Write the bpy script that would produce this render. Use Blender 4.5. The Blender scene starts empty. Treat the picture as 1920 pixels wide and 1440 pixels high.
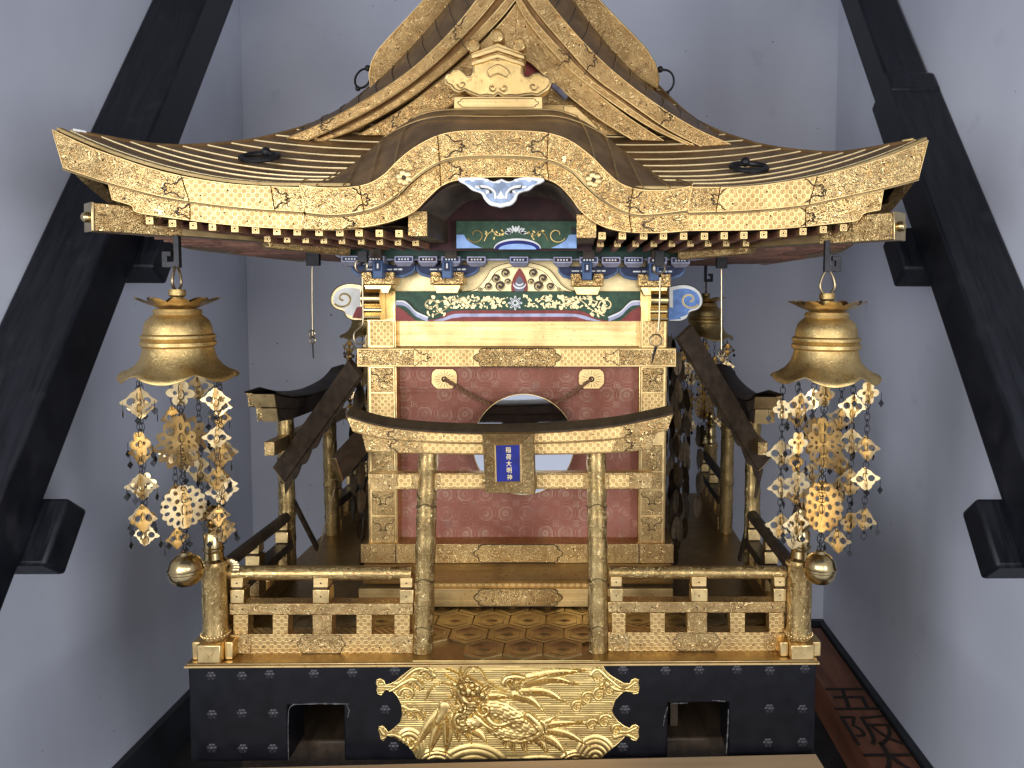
import bpy, bmesh, math, random
import numpy as np
from mathutils import Matrix, Vector
random.seed(7); rng = np.random.default_rng(7)
R_ = math.radians

# ------------------------------------------------------------------ camera, world, lamps, exposure
F, PPX, PPY = 1450.0, 1120.0, 651.0            # focal length and principal point in photo pixels (1920 wide)
CAM = np.array([.1175, -1.23, .77])
sc = bpy.context.scene
camd = bpy.data.cameras.new('camera'); cam = bpy.data.objects.new('camera', camd); sc.collection.objects.link(cam)
ROT = Matrix.Rotation(R_(-1.4), 3, 'Z') @ Matrix.Rotation(R_(86.0), 3, 'X') @ Matrix.Rotation(R_(.35), 3, 'Z')
cam.matrix_world = Matrix.Translation(Vector(CAM)) @ ROT.to_4x4()
camd.sensor_fit = 'HORIZONTAL'; camd.sensor_width = 36; camd.lens = F / 1920 * 36
camd.shift_x = (960 - PPX) / 1920; camd.shift_y = (PPY - 720) / 1920
camd.clip_start = .01; camd.clip_end = 100
sc.camera = cam

world = bpy.data.worlds.new('World'); sc.world = world; world.use_nodes = True
bg = world.node_tree.nodes['Background']; bg.inputs[0].default_value = (.66, .71, .86, 1); bg.inputs[1].default_value = .68

def area(name, loc, target, sx, sy, power, col):
    l = bpy.data.lights.new(name, 'AREA'); l.shape = 'RECTANGLE'; l.size = sx; l.size_y = sy
    l.energy = power; l.color = col
    o = bpy.data.objects.new(name, l); sc.collection.objects.link(o); o.location = loc
    o.rotation_euler = (Vector(target) - Vector(loc)).to_track_quat('-Z', 'Y').to_euler()
    return o
area('doorway_daylight', (-.15, -2.5, 1.02), (0, .6, .72), 1.7, .7, 18, (1.0, .945, .85))
area('window_left', (-1.45, -2.35, .72), (.1, .9, .55), .8, 1.2, 40, (.86, .91, 1.0))
area('added_fill_right', (1.55, -2.25, .62), (-.2, .9, .5), .7, 1.1, 36, (.86, .91, 1.0))  # added cool fill lamp for the walls, no window known on this side
vs = sc.view_settings; vs.view_transform = 'Standard'; vs.look = 'None'; vs.exposure = .45; vs.gamma = 1; vs.use_curve_mapping = False

RM = np.array(ROT)
def P(x, y, Y):
    "photo pixel -> point on the plane at distance Y"
    d = RM @ np.array([(x - PPX) / F, -(y - PPY) / F, -1.0]); t = (Y - CAM[1]) / d[1]
    return CAM + d * t
def PX(x, Y, y=700): return P(x, y, Y)[0]
def PZ(y, Y, x=950): return P(x, y, Y)[2]
def onz(x, y, z):
    d = RM @ np.array([(x - PPX) / F, -(y - PPY) / F, -1.0]); return CAM + d * (z - CAM[2]) / d[2]

# ------------------------------------------------------------------ node expressions and materials
class S:
    def __init__(s, nt, so): s.nt, s.so = nt, so
    def _m(s, op, *a, clamp=False):
        n = s.nt.nodes.new('ShaderNodeMath'); n.operation = op; n.use_clamp = clamp
        for i, v in enumerate((s,) + a):
            if isinstance(v, S): s.nt.links.new(v.so, n.inputs[i])
            else: n.inputs[i].default_value = v
        return S(s.nt, n.outputs[0])
    def __add__(s, o): return s._m('ADD', o)
    def __sub__(s, o): return s._m('SUBTRACT', o)
    def __mul__(s, o): return s._m('MULTIPLY', o)
    def __truediv__(s, o): return s._m('DIVIDE', o)
    __radd__ = __add__; __rmul__ = __mul__
    def abs(s): return s._m('ABSOLUTE')
    def sin(s): return s._m('SINE')
    def sqrt(s): return s._m('SQRT')
    def frac(s): return s._m('FRACT')
    def floor(s): return s._m('FLOOR')
    def mn(s, o): return s._m('MINIMUM', o)
    def mx(s, o): return s._m('MAXIMUM', o)
    def inv(s): return s._m('MULTIPLY', -1.0) + 1.0
    def pp(s, o): return s._m('PINGPONG', o)
    def step(s, a, b):
        n = s.nt.nodes.new('ShaderNodeMapRange'); n.interpolation_type = 'SMOOTHSTEP'
        s.nt.links.new(s.so, n.inputs[0]); n.inputs[1].default_value = a; n.inputs[2].default_value = b
        return S(s.nt, n.outputs[0])
class M:
    "one material under construction"
    def __init__(m, name):
        m.mat = bpy.data.materials.new(name); m.mat.use_nodes = True; m.nt = m.mat.node_tree
        m.b = m.nt.nodes['Principled BSDF']; m.tc = m.nt.nodes.new('ShaderNodeTexCoord')
        m.co = m.tc.outputs['Object']
        sp = m.nt.nodes.new('ShaderNodeSeparateXYZ'); m.nt.links.new(m.co, sp.inputs[0])
        m.x, m.y, m.z = (S(m.nt, sp.outputs[i]) for i in range(3))
    def noise(m, scale, detail=2, dist=0, rough=.5, stretch=None):
        n = m.nt.nodes.new('ShaderNodeTexNoise'); n.inputs['Scale'].default_value = scale
        n.inputs['Detail'].default_value = detail; n.inputs['Distortion'].default_value = dist; n.inputs['Roughness'].default_value = rough
        if stretch:
            mp = m.nt.nodes.new('ShaderNodeMapping'); mp.inputs['Scale'].default_value = stretch
            m.nt.links.new(m.co, mp.inputs[0]); m.nt.links.new(mp.outputs[0], n.inputs['Vector'])
        else: m.nt.links.new(m.co, n.inputs['Vector'])
        return S(m.nt, n.outputs[0])
    def voro(m, scale, feat='F1'):
        n = m.nt.nodes.new('ShaderNodeTexVoronoi'); n.feature = feat; n.inputs['Scale'].default_value = scale
        m.nt.links.new(m.co, n.inputs['Vector']); return S(m.nt, n.outputs[0])
    def mix(m, f, a, b):
        n = m.nt.nodes.new('ShaderNodeMix'); n.data_type = 'RGBA'
        def put(v, i):
            if isinstance(v, S): m.nt.links.new(v.so, n.inputs[i])
            else: n.inputs[i].default_value = (*v, 1) if len(v) == 3 else v
        if isinstance(f, S): m.nt.links.new(f.so, n.inputs[0])
        else: n.inputs[0].default_value = f
        put(a, 6); put(b, 7); return S(m.nt, n.outputs[2])
    def set(m, key, v):
        i = m.b.inputs[key]
        if isinstance(v, S): m.nt.links.new(v.so, i)
        elif isinstance(v, tuple): i.default_value = (*v, 1)
        else: i.default_value = v
        return m
    def bump(m, h, strength=.5, dist=.001):
        n = m.nt.nodes.new('ShaderNodeBump'); n.inputs['Strength'].default_value = strength; n.inputs['Distance'].default_value = dist
        m.nt.links.new(h.so, n.inputs['Height']); m.nt.links.new(n.outputs[0], m.b.inputs['Normal']); return m

MAT = {}
def simple(name, col, rough=.5, metal=0.0, var=.15, vs_=60, bump=0, bs=200, stretch=None):
    m = M(name); n = m.noise(vs_, 3, stretch=stretch)
    m.set('Base Color', m.mix(n.step(.3, .7), tuple(c * (1 - var) for c in col), tuple(min(1, c * (1 + var)) for c in col)))
    m.set('Roughness', m.noise(25, 3) * .2 + (rough - .1)).set('Metallic', metal)
    if not metal: m.set('Specular IOR Level', .22)
    if bump: m.bump(m.noise(bs, 3, stretch=stretch), bump, .001)
    MAT[name] = m.mat; return m.mat
GOLD = (.80, .57, .245); GOLDD = (.105, .055, .02)
def gold(name, pattern='plain', col=GOLD, dark=GOLDD, rough=.34, scale=1.0, depth=.5, ground=(.44, .262, .095), bright=(.93, .70, .325)):
    m = M(name)
    patina = m.noise(38, 4, .4).step(.36, .62)
    spots = m.noise(150, 2).step(.62, .70)
    rel = None
    if pattern == 'arabesque':
        n = m.noise(46 * scale, .5, 2.2); l1 = (n * 21).sin().abs()
        v = m.noise(100 * scale, .4, 2.6); l2 = (v * 13).sin().abs()
        rel = l1.step(.12, .36).inv().mx(l2.step(.08, .34).inv() * .8)
        line = (l1.step(.34, .42) * l1.step(.55, .72).inv()).mx(l2.step(.36, .44) * l2.step(.5, .62).inv() * .7)
    elif pattern == 'shippo':
        s = 70 * scale
        a = ((m.x + m.y) * s + m.z * s); b = ((m.x + m.y) * s - m.z * s)
        fa, fb = a.frac() - .5, b.frac() - .5
        r = (fa * fa + fb * fb).sqrt()
        rel = (r - .45).abs().step(.04, .12).inv().mx((fa.abs() - fb.abs()).abs().step(.03, .10).inv() * .55) * (m.noise(80, 3).step(.25, .6) * .5 + .45)
        line = r.step(.10, .19).inv().mx((r - .33).abs().step(.02, .07).inv() * .75)
    elif pattern == 'hammered':
        l1 = (m.noise(80 * scale, .8, 1.9) * 22).sin().abs()
        rel = l1.step(.10, .40).inv() * .8; line = l1.step(.40, .5) * l1.step(.55, .7).inv() * .6
    elif pattern == 'brushed':
        h = m.noise(70, 4, stretch=(.05, 1, 3)) * .8 + m.noise(20, 2) * .2
    elif pattern == 'verticals':
        h = m.noise(90, 3, stretch=(8, 1, .4))
    else:
        h = m.noise(55, 3) * .8 + m.noise(300, 2) * .2
    if rel is None:
        c = m.mix(h.step(.35, .65) if pattern == 'brushed' else patina * .5 + .5, tuple(.6 * a + .4 * b for a, b in zip(dark, col)), col)
    else:
        h = rel - line * .5
        g = m.mix(patina, ground, tuple(.55 * a + .45 * b for a, b in zip(ground, col)))
        c = m.mix(line, g, dark); c = m.mix(rel, c, bright)
    c = m.mix(m.noise(13, 5, .5).step(.46, .74) * .42, c, (.30, .185, .075))
    c = m.mix(spots * .45, c, (.36, .15, .06))
    m.set('Base Color', c).set('Metallic', 1.0).set('Roughness', m.noise(45, 3) * .22 + (rough - .08))
    m.bump(h, depth, .0012); MAT[name] = m.mat; return m.mat
gold('gold_arabesque', 'arabesque'); gold('gold_shippo', 'shippo', col=(.66, .45, .18), ground=(.38, .23, .085), bright=(.70, .50, .215), rough=.42, scale=1.15, depth=.3); gold('gold_plain', 'plain', rough=.3, depth=.12)
gold('gold_brushed', 'brushed', col=(.70, .51, .23), dark=(.44, .29, .115), rough=.46, depth=.12)
gold('gold_hammered', 'hammered', col=(.72, .52, .22), dark=(.2, .12, .045), rough=.32, depth=.6, scale=.9, ground=(.36, .235, .085), bright=(.90, .71, .35))
gold('gold_verticals', 'verticals', col=(.74, .53, .22), dark=(.40, .24, .08), depth=.4); gold('gold_roof_board', 'arabesque', col=(.76, .50, .20), dark=(.18, .09, .03), scale=1.1, depth=.45, ground=(.42, .245, .09), bright=(.84, .60, .27))
gold('gold_bell', 'hammered', col=(.66, .48, .20), dark=(.34, .22, .08), rough=.42, scale=.9, depth=.25, ground=(.50, .35, .13), bright=(.80, .61, .29))
gold('gold_leafwork', 'plain', col=(.72, .55, .29), dark=(.40, .26, .11), rough=.31, depth=.25)
gold('gold_relief', 'plain', col=(.64, .48, .19), dark=(.36, .25, .09), rough=.4, depth=.05)
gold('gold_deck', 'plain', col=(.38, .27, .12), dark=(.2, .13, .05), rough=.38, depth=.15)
gold('bronze_polished', 'plain', col=(.55, .42, .2), dark=(.3, .2, .08), rough=.2, depth=.05)
gold('gold_frame', 'arabesque', col=(.36, .25, .11), dark=(.04, .025, .01), rough=.5, scale=1.7, depth=.6, ground=(.20, .125, .05), bright=(.55, .40, .18))
gold('gold_line', 'plain', col=(.95, .78, .42), dark=(.8, .6, .3), rough=.38, depth=.05); gold('gold_tile', 'plain', col=(.50, .38, .18), dark=(.28, .20, .09), rough=.36, depth=.15)
gold('gold_wire', 'plain', col=(.36, .29, .18), dark=(.18, .13, .07), rough=.3, depth=.05)
simple('roof_bronze', (.23, .135, .055), .42, .6, .25, 30, .08, 90)
simple('oval_bronze', (.07, .048, .026), .45, .7, .3, 90)
simple('black_lacquer', (.0035, .0035, .005), .36, 0, .3, 40, .06, 60)
simple('iron', (.018, .017, .018), .5, .6, .3, 80, .25, 300)
simple('iron_rosette', (.022, .021, .024), .42, .5, .4, 300, .4, 500)
simple('dark_wood', (.045, .030, .018), .5, 0, .3, 60, .2, 150, (1, .15, 1))
simple('red_wood', (.19, .085, .05), .5, 0, .3, 60)
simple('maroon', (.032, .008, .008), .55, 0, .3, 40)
simple('groove', (.045, .025, .010), .6, .3, .2)
simple('nail', (.035, .02, .01), .5, .4, .2)
simple('green_paint', (.025, .060, .032), .5, 0, .25, 90); simple('green_dark', (.012, .035, .022), .5, 0, .25)
simple('blue_paint', (.10, .19, .42), .5, 0, .2, 90); simple('navy_paint', (.012, .018, .05), .5, 0, .25)
simple('sky_paint', (.22, .33, .55), .5, 0, .15); simple('lilac_paint', (.32, .32, .42), .5, 0, .2)
simple('slate_paint', (.13, .12, .145), .5, 0, .2); simple('steel_blue', (.05, .085, .16), .45, 0, .2)
simple('red_paint', (.19, .035, .028), .5, 0, .2); simple('white_paint', (.62, .61, .57), .5, 0, .08)
simple('cream_paint', (.72, .57, .29), .42, .35, .12); simple('ink', (.03, .022, .016), .6, 0, .2)
simple('ultramarine', (.005, .009, .12), .5, 0, .2); simple('gold_paint', (.45, .32, .11), .4, .5, .2)
simple('worn_grey', (.075, .072, .07), .7, 0, .5, 120)
simple('straw', (.16, .08, .04), .8, 0, .35, 300, .4, 400)
simple('blue_grey_cloud', (.22, .27, .36), .5, 0, .35, 70)
simple('tan_board', (.36, .24, .13), .5, 0, .2, 14, .1, 60, (.2, 2, 1))
simple('brown_pole', (.22, .085, .045), .45, 0, .3, 14, .1, 60, (2, .2, 1)); simple('pole_side', (.03, .006, .005), .45, 0, .3)
simple('baseboard', (.028, .032, .036), .45, 0, .2, 10); m = M('beam_black'); gr = m.noise(30, 5, .3, stretch=(3, .35, .35)); wr = m.noise(14, 5).step(.58, .78)
m.set('Base Color', m.mix(wr * .6, m.mix(gr.step(.3, .7), (.005, .006, .009), (.016, .017, .022)), (.035, .035, .04))).set('Roughness', gr * .3 + .32).set('Specular IOR Level', .3).bump(gr, .5, .002); MAT['beam_black'] = m.mat
# plaster
m = M('plaster'); n = m.noise(2.2, 4); c = m.mix(n.step(.3, .7), (.64, .66, .74), (.74, .76, .83))
c = m.mix(m.noise(9, 5).step(.62, .8) * .35, c, (.46, .47, .53)); c = m.mix(m.noise(1.1, 5, .8, stretch=(2.2, 2.2, .7)).step(.45, .75) * .4, c, (.52, .53, .60)); c = m.mix(m.noise(70, 1).step(.80, .82), c, (.1, .1, .1))
m.set('Base Color', c).set('Roughness', .75).bump(m.noise(120, 4), .12, .001); MAT['plaster'] = m.mat
# concrete floor
simple('floor_dark', (.03, .028, .027), .6, 0, .3, 8, .1, 60)
# mirror
m = M('mirror'); m.set('Base Color', (.78, .79, .80)).set('Metallic', 1.0).set('Roughness', m.noise(30, 3) * .05 + .02); MAT['mirror'] = m.mat
# brocade: a lattice of octagon medallions and square florets woven into red silk
m = M('brocade'); s = 25.0
a, b = m.x * s + m.noise(30, 2) * .16, m.z * s + m.noise(26, 2) * .16
fx, fz = (a.frac() - .5), (b.frac() - .5)
def lattice(fx, fz):
    ax, az = fx.abs(), fz.abs(); r = (fx * fx + fz * fz).sqrt()
    octo = ax.mx(az).mx((ax + az) * .7071)
    l = (octo - .34).abs().step(.008, .03).inv(); l = l.mx((octo - .27).abs().step(.006, .022).inv() * .6)
    pet = ((ax * az).sqrt() - .055).abs().step(.01, .035).inv() * r.step(.05, .26).inv()
    return l.mx(pet).mx((r - .15).abs().step(.005, .03).inv() * .7)
def square(fx, fz):
    q = fx.abs().mx(fz.abs())
    return (q - .13).abs().step(.006, .022).inv().mx((q - .05).abs().step(.01, .03).inv() * .8)
l = lattice(fx, fz)
gx, gz = ((a + .5).frac() - .5), ((b + .5).frac() - .5)
l = l.mx(square(gx, gz))
kx, kz = (a.frac() - .5).abs(), (b.frac() - .5).abs()
l = l.mx((kx - .5).abs().step(.004, .02).inv() * kz.step(.15, .2).inv() * .7).mx((kz - .5).abs().step(.004, .02).inv() * kx.step(.15, .2).inv() * .7)
f2x, f2z = ((a * 2.0).frac() - .5), ((b * 2.0).frac() - .5)
l = l.mx(lattice(f2x, f2z) * .5)
wear = m.noise(28, 4, .5).step(.38, .72); weave = (m.x * 2600).sin() * .5 + (m.z * 2600).sin() * .5
base = m.mix(m.noise(11, 3).step(.3, .7), (.19, .064, .040), (.26, .100, .070))
base = m.mix(m.noise(40, 2).step(.55, .75) * .35, base, (.20, .13, .10))
m.set('Base Color', m.mix(l * (wear * .6 + .06), base, (.46, .33, .22))).set('Roughness', .7).set('Specular IOR Level', .12)
m.b.inputs['Sheen Weight'].default_value = .1
m.bump(l * .6 + weave * .12 + m.noise(240, 2) * .4, .35, .001); MAT['brocade'] = m.mat

# ------------------------------------------------------------------ mesh helpers
COL = sc.collection
def cr(pts, n=60):
    "Catmull-Rom through pts, n samples even in length"
    p = np.array(pts, float); p = np.vstack([2 * p[0] - p[1], p, 2 * p[-1] - p[-2]]); out = []
    for i in range(1, len(p) - 2):
        for t in np.linspace(0, 1, 16, endpoint=False):
            a, b, c, d = p[i - 1], p[i], p[i + 1], p[i + 2]
            out.append(.5 * (2 * b + (c - a) * t + (2 * a - 5 * b + 4 * c - d) * t * t + (3 * b - 3 * c + d - a) * t ** 3))
    out.append(p[-2]); return resample(out, n)
def resample(pts, n):
    p = np.array(pts, float); L = np.r_[0, np.cumsum(np.linalg.norm(np.diff(p, axis=0), axis=1))]
    s = np.linspace(0, L[-1], n); return np.stack([np.interp(s, L, p[:, k]) for k in range(p.shape[1])], 1)
def unit(v): return np.array(v, float) / (np.linalg.norm(v) + 1e-12)
class MB:
    def __init__(s): s.v, s.f = [], []
    def add(s, v, f):
        o = len(s.v); s.v += [tuple(map(float, q)) for q in v]; s.f += [tuple(o + i for i in q) for q in f]; return s
    def box(s, x0, x1, y0, y1, z0, z1):
        x0, x1 = sorted((x0, x1)); y0, y1 = sorted((y0, y1)); z0, z1 = sorted((z0, z1))
        return s.add([(x, y, z) for x in (x0, x1) for y in (y0, y1) for z in (z0, z1)],
                     [(0, 1, 3, 2), (4, 6, 7, 5), (0, 4, 5, 1), (2, 3, 7, 6), (0, 2, 6, 4), (1, 5, 7, 3)])
    def obox(s, a, b, side, up, w, h):
        "box from a to b, width w along side, height h along up"
        a, b = np.array(a, float), np.array(b, float); d = unit(b - a); side = unit(np.array(side) - d * np.dot(side, d)); up = unit(np.cross(side, d)) * (1 if np.dot(np.cross(side, d), up) > 0 else -1)
        v = [q + side * i * w / 2 + up * j * h / 2 for q in (a, b) for i, j in ((-1, -1), (1, -1), (1, 1), (-1, 1))]
        return s.add(v, [(3, 2, 1, 0), (4, 5, 6, 7), (0, 1, 5, 4), (1, 2, 6, 5), (2, 3, 7, 6), (3, 0, 4, 7)])
    def prism(s, xz, y0, y1):
        n = len(xz); v = [(x, y0, z) for x, z in xz] + [(x, y1, z) for x, z in xz]
        return s.add(v, [tuple(range(n - 1, -1, -1)), tuple(range(n, 2 * n))] + [(i, (i + 1) % n, n + (i + 1) % n, n + i) for i in range(n)])
    def ppx(s, poly, Y, th):
        "outline in photo pixels at plane Y, th thick towards the back"
        return s.prism([(q[0], q[2]) for q in (P(x, y, Y) for x, y in poly)], Y, Y + th)
    def bpx(s, x0, x1, y0, y1, Y, th): return s.ppx([(x0, y1), (x1, y1), (x1, y0), (x0, y0)], Y, th)
    def tube(s, path, r, n=6, closed=False, cap=True):
        p = np.array(path, float); k = len(p); rr = r if hasattr(r, '__len__') else [r] * k; ring = []; nrm = None
        for i in range(k):
            t = unit((p[(i + 1) % k] - p[i - 1]) if closed else (p[min(i + 1, k - 1)] - p[max(i - 1, 0)]))
            if nrm is None: nrm = unit(np.cross(t, (0, 0, 1) if abs(t[2]) < .9 else (1, 0, 0)))
            nrm = unit(nrm - t * np.dot(nrm, t)); bn = np.cross(t, nrm)
            ring.append([p[i] + rr[i] * (math.cos(2 * math.pi * j / n) * nrm + math.sin(2 * math.pi * j / n) * bn) for j in range(n)])
        f = []
        for i in range(k if closed else k - 1):
            for j in range(n):
                a, b = i * n, ((i + 1) % k) * n; f.append((a + j, a + (j + 1) % n, b + (j + 1) % n, b + j))
        if cap and not closed: f += [tuple(range(n - 1, -1, -1)), tuple(range((k - 1) * n, k * n))]
        return s.add([q for r_ in ring for q in r_], f)
    def lathe(s, prof, c, n=24, wob=None):
        "prof: (radius, z) from top to bottom about the vertical axis through c"
        v = []
        for r, z in prof:
            for j in range(n):
                a = 2 * math.pi * j / n; v.append((c[0] + r * math.cos(a), c[1] + r * math.sin(a), c[2] + z))
        k = len(prof); f = [(i * n + j, (i + 1) * n + j, (i + 1) * n + (j + 1) % n, i * n + (j + 1) % n) for i in range(k - 1) for j in range(n)]
        if prof[0][0] > 1e-6: f.append(tuple(range(n)))
        if prof[-1][0] > 1e-6 and wob is None: f.append(tuple(range(k * n - 1, (k - 1) * n - 1, -1)))
        return s.add(v, f)
    def torus(s, c, ax, R, r, n=24, k=8, sq=1.0):
        ax = unit(ax); u = unit(np.cross(ax, (0, 0, 1) if abs(ax[2]) < .9 else (1, 0, 0))); w = np.cross(ax, u)
        return s.tube([np.array(c) + R * (math.cos(2 * math.pi * i / n) * u + sq * math.sin(2 * math.pi * i / n) * w) for i in range(n)], r, k, True)
    def sphere(s, c, r, n=12, sq=(1, 1, 1)):
        k = n // 2 + 1; v, f = [], []
        for i in range(k + 1):
            for j in range(n):
                a, b = math.pi * i / k, 2 * math.pi * j / n
                v.append((c[0] + r * sq[0] * math.sin(a) * math.cos(b), c[1] + r * sq[1] * math.sin(a) * math.sin(b), c[2] + r * sq[2] * math.cos(a)))
        f = [(i * n + j, (i + 1) * n + j, (i + 1) * n + (j + 1) % n, i * n + (j + 1) % n) for i in range(k) for j in range(n)]
        return s.add(v, f)
    def loft(s, A, B, Y0, th):
        "solid between two photo-pixel polylines of equal length at plane Y0"
        n = len(A); a = [P(x, y, Y0) for x, y in A]; b = [P(x, y, Y0) for x, y in B]; dy = np.array([0, th, 0])
        v = a + b + [q + dy for q in a] + [q + dy for q in b]; f = []
        for i in range(n - 1):
            f += [(i, n + i, n + i + 1, i + 1), (2 * n + i, 2 * n + i + 1, 3 * n + i + 1, 3 * n + i), (i, i + 1, 2 * n + i + 1, 2 * n + i), (n + i, 3 * n + i, 3 * n + i + 1, n + i + 1)]
        f += [(0, 2 * n, 3 * n, n), (n - 1, 2 * n - 1, 4 * n - 1, 3 * n - 1)]
        return s.add(v, f)
    def grid(s, rows):
        n = len(rows[0]); v = [q for r in rows for q in r]
        return s.add(v, [(i * n + j, i * n + j + 1, (i + 1) * n + j + 1, (i + 1) * n + j) for i in range(len(rows) - 1) for j in range(n - 1)])
    def mesh(s, name, mat, off=(0, 0, 0), fix=True):
        me = bpy.data.meshes.new(name); o = np.array(off)
        me.from_pydata([tuple(np.array(q) - o) for q in s.v], [], s.f)
        if fix:
            bm = bmesh.new(); bm.from_mesh(me); bmesh.ops.recalc_face_normals(bm, faces=bm.faces); bm.to_mesh(me); bm.free()
        me.polygons.foreach_set('use_smooth', [True] * len(me.polygons)); me.set_sharp_from_angle(angle=R_(38))
        me.materials.append(MAT[mat]); return me
    def build(s, name, mat, parent=None, bev=0, kind=None, label=None, fix=True):
        root = parent
        while root is not None and root.parent is not None: root = root.parent
        off = tuple(root.location) if root is not None else (0, 0, 0)
        o = bpy.data.objects.new(name, s.mesh(name, mat, off, fix)); COL.objects.link(o)
        if parent is not None: o.parent = parent
        if bev:
            b = o.modifiers.new('bevel', 'BEVEL'); b.width = bev; b.segments = 2; b.limit_method = 'ANGLE'; b.angle_limit = R_(40); b.harden_normals = False
        if kind: o['kind'] = kind
        if label: o['label'] = label
        return o
def px(pts, Y): return [P(x, y, Y) for x, y in pts]
def tag(o, label, cat, group=None):
    o['label'] = label; o['category'] = cat
    if group: o['group'] = group
    return o
def thing(name, loc, label, cat, group=None):
    o = bpy.data.objects.new(name, None); COL.objects.link(o); o.location = tuple(map(float, loc)); o.empty_display_size = .02
    return tag(o, label, cat, group)
def copy_tree(o, parent=None):
    c = o.copy(); COL.objects.link(c); c.parent = parent
    for ch in list(o.children): copy_tree(ch, c)
    return c
def nails(pts, Y, parent, r=.0013):
    b = MB()
    for x, y in pts: b.sphere(P(x, y, Y), r, 6, (1, .5, 1))
    return b.build('nail', 'nail', parent, kind='stuff')
def lines(paths, Y, r, mat, name, parent, kind='stuff'):
    b = MB()
    for p in paths: b.tube(px(p, Y), r, 5)
    return b.build(name, mat, parent, kind=kind)
def cusp(x0, x1, yt, yb, pt=14):
    "cartouche outline with cusped ends in pixels"
    h = yb - yt; e = [(0, 0), (.18, .05), (.42, .12), (.40, .26), (.62, .30), (.86, .38), (1, .5)]
    e = e + [(a, 1 - b) for a, b in e[-2::-1]]
    return [(x1 - pt + a * pt, yt + b * h) for a, b in e] + [(x0 + pt - a * pt, yb - b * h) for a, b in e]
def fork(x, yt, yb, d=1, w=26):
    "cloud-head joint line between two plates"
    h = yb - yt
    e = [(-.2, 0), (.0, .10), (.08, .22), (.32, .31), (.52, .25), (.60, .36), (.50, .43), (.74, .5), (.50, .57), (.60, .64), (.52, .75), (.32, .69), (.08, .78), (.0, .90), (-.2, 1)]
    return cr([(x + d * a * w, yt + b * h) for a, b in e], 50)

# ------------------------------------------------------------------ the setting: walls, floor, baseboards
YB = 1.41; XL, XR = -1.0, .985
zwall = PZ(1160, YB, 1567); zf = PZ(1222, YB, 1567)
def struct(name, b, mat, bev=0):
    o = b.build(name, mat, None, bev); o['kind'] = 'structure'; return o
struct('floor', MB().box(XL - .1, XR + .1, -1.0, YB + .1, zf - .1, zf), 'floor_dark')
struct('ceiling', MB().box(XL - .1, XR + .1, -1.0, YB + .1, 2.601, 2.7), 'plaster')
struct('front_light_blocker', MB().box(XL - .1, XR + .1, -1.1, -1.001, 1.32, 2.6), 'plaster')  # unseen slab above the opening, added to keep the upper back wall dim
struct('wall_back', MB().box(XL - .1, XR + .1, YB, YB + .1, zf, 2.6), 'plaster')
struct('wall_left', MB().box(XL - .1, XL, -1.0, YB - .002, zf, 2.6), 'plaster')
struct('wall_right', MB().box(XR, XR + .1, -1.0, YB - .002, zf, 2.6), 'plaster')
struct('baseboard', MB().box(XL, XR, YB - .02, YB - .001, zf + .001, zwall), 'baseboard')
struct('baseboard', MB().box(XL + .001, XL + .02, -1.0, YB - .022, zf + .001, zwall - .001), 'baseboard')
struct('baseboard', MB().box(XR - .02, XR - .001, -1.0, YB - .022, zf + .001, zwall - .001), 'baseboard')

# stand that carries the shrine, hidden under the base
st = thing('stand', (0, .5, zf), 'low dark wooden stand underneath the black shrine base', 'stand')
MB().box(-.46, .46, .06, 1.0, -.06, -.001).build('top', 'dark_wood', st, .004)
for x in (-.42, .42):
    for y in (.12, .94): MB().box(x - .03, x + .03, y - .03, y + .03, zf, -.0605).build('leg', 'dark_wood', st, .003)

# leaning timber braces along the side walls
def brace(sx, p_low, slope, label, collar):
    xi = .86 if sx > 0 else -.86; xo = XR - .001 if sx > 0 else XL + .001; w = abs(xo - xi); xc = (xo + xi) / 2
    y0, z0 = p_low; d = unit((0, 1, slope)); n = np.array((0, -d[2], d[1])); th = .105
    def at(s): return np.array((xc, y0, z0)) + d * s + n * th / 2
    s0 = (zf + .07 - z0) / d[2]; s1 = 2.4 - .0
    s1 = (YB - .09 - y0) / d[1]
    t = thing('timber_brace', at(s0) - n * 0, label, 'brace', 'timber braces along the side walls')
    if collar:
        MB().obox(at(s0), at(1.02), (1, 0, 0), n, w, th).build('beam', 'beam_black', t, .006)
        MB().obox(at(1.021), at(s1), (1, 0, 0), n, w * .86, th * .82).build('beam', 'beam_black', t, .006)
        MB().obox(at(.985), at(1.055), (1, 0, 0), n, w * .97, th * 1.09).build('collar', 'beam_black', t, .008)
    else:
        MB().obox(at(s0), at(s1), (1, 0, 0), n, w, th).build('beam', 'beam_black', t, .006)
    for s in (-.075, .58):
        c = at(s) - n * (th / 2 + .034) - np.array((sx * .022, 0, 0))
        MB().obox(c - d * .062, c + d * .062, (1, 0, 0), n, w + .04, .066).build('cleat', 'beam_black', t, .007)
    return t
def edge_pt(x, y, X):
    "point at x = X on the ray of a pixel"
    d = RM @ np.array([(x - PPX) / F, -(y - PPY) / F, -1.0]); return CAM + d * (X - CAM[0]) / d[0]
a, b = edge_pt(90, 920, -.86), edge_pt(440, 0, -.86)
brace(-1, (a[1], a[2]), (b[2] - a[2]) / (b[1] - a[1]), 'dark timber brace leaning along the left wall with two cleats', False)
a, b = edge_pt(1870, 920, .86), edge_pt(1565, 0, .86)
brace(1, (a[1], a[2]), (b[2] - a[2]) / (b[1] - a[1]), 'dark timber brace with a jointed collar leaning along the right wall', True)

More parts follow.
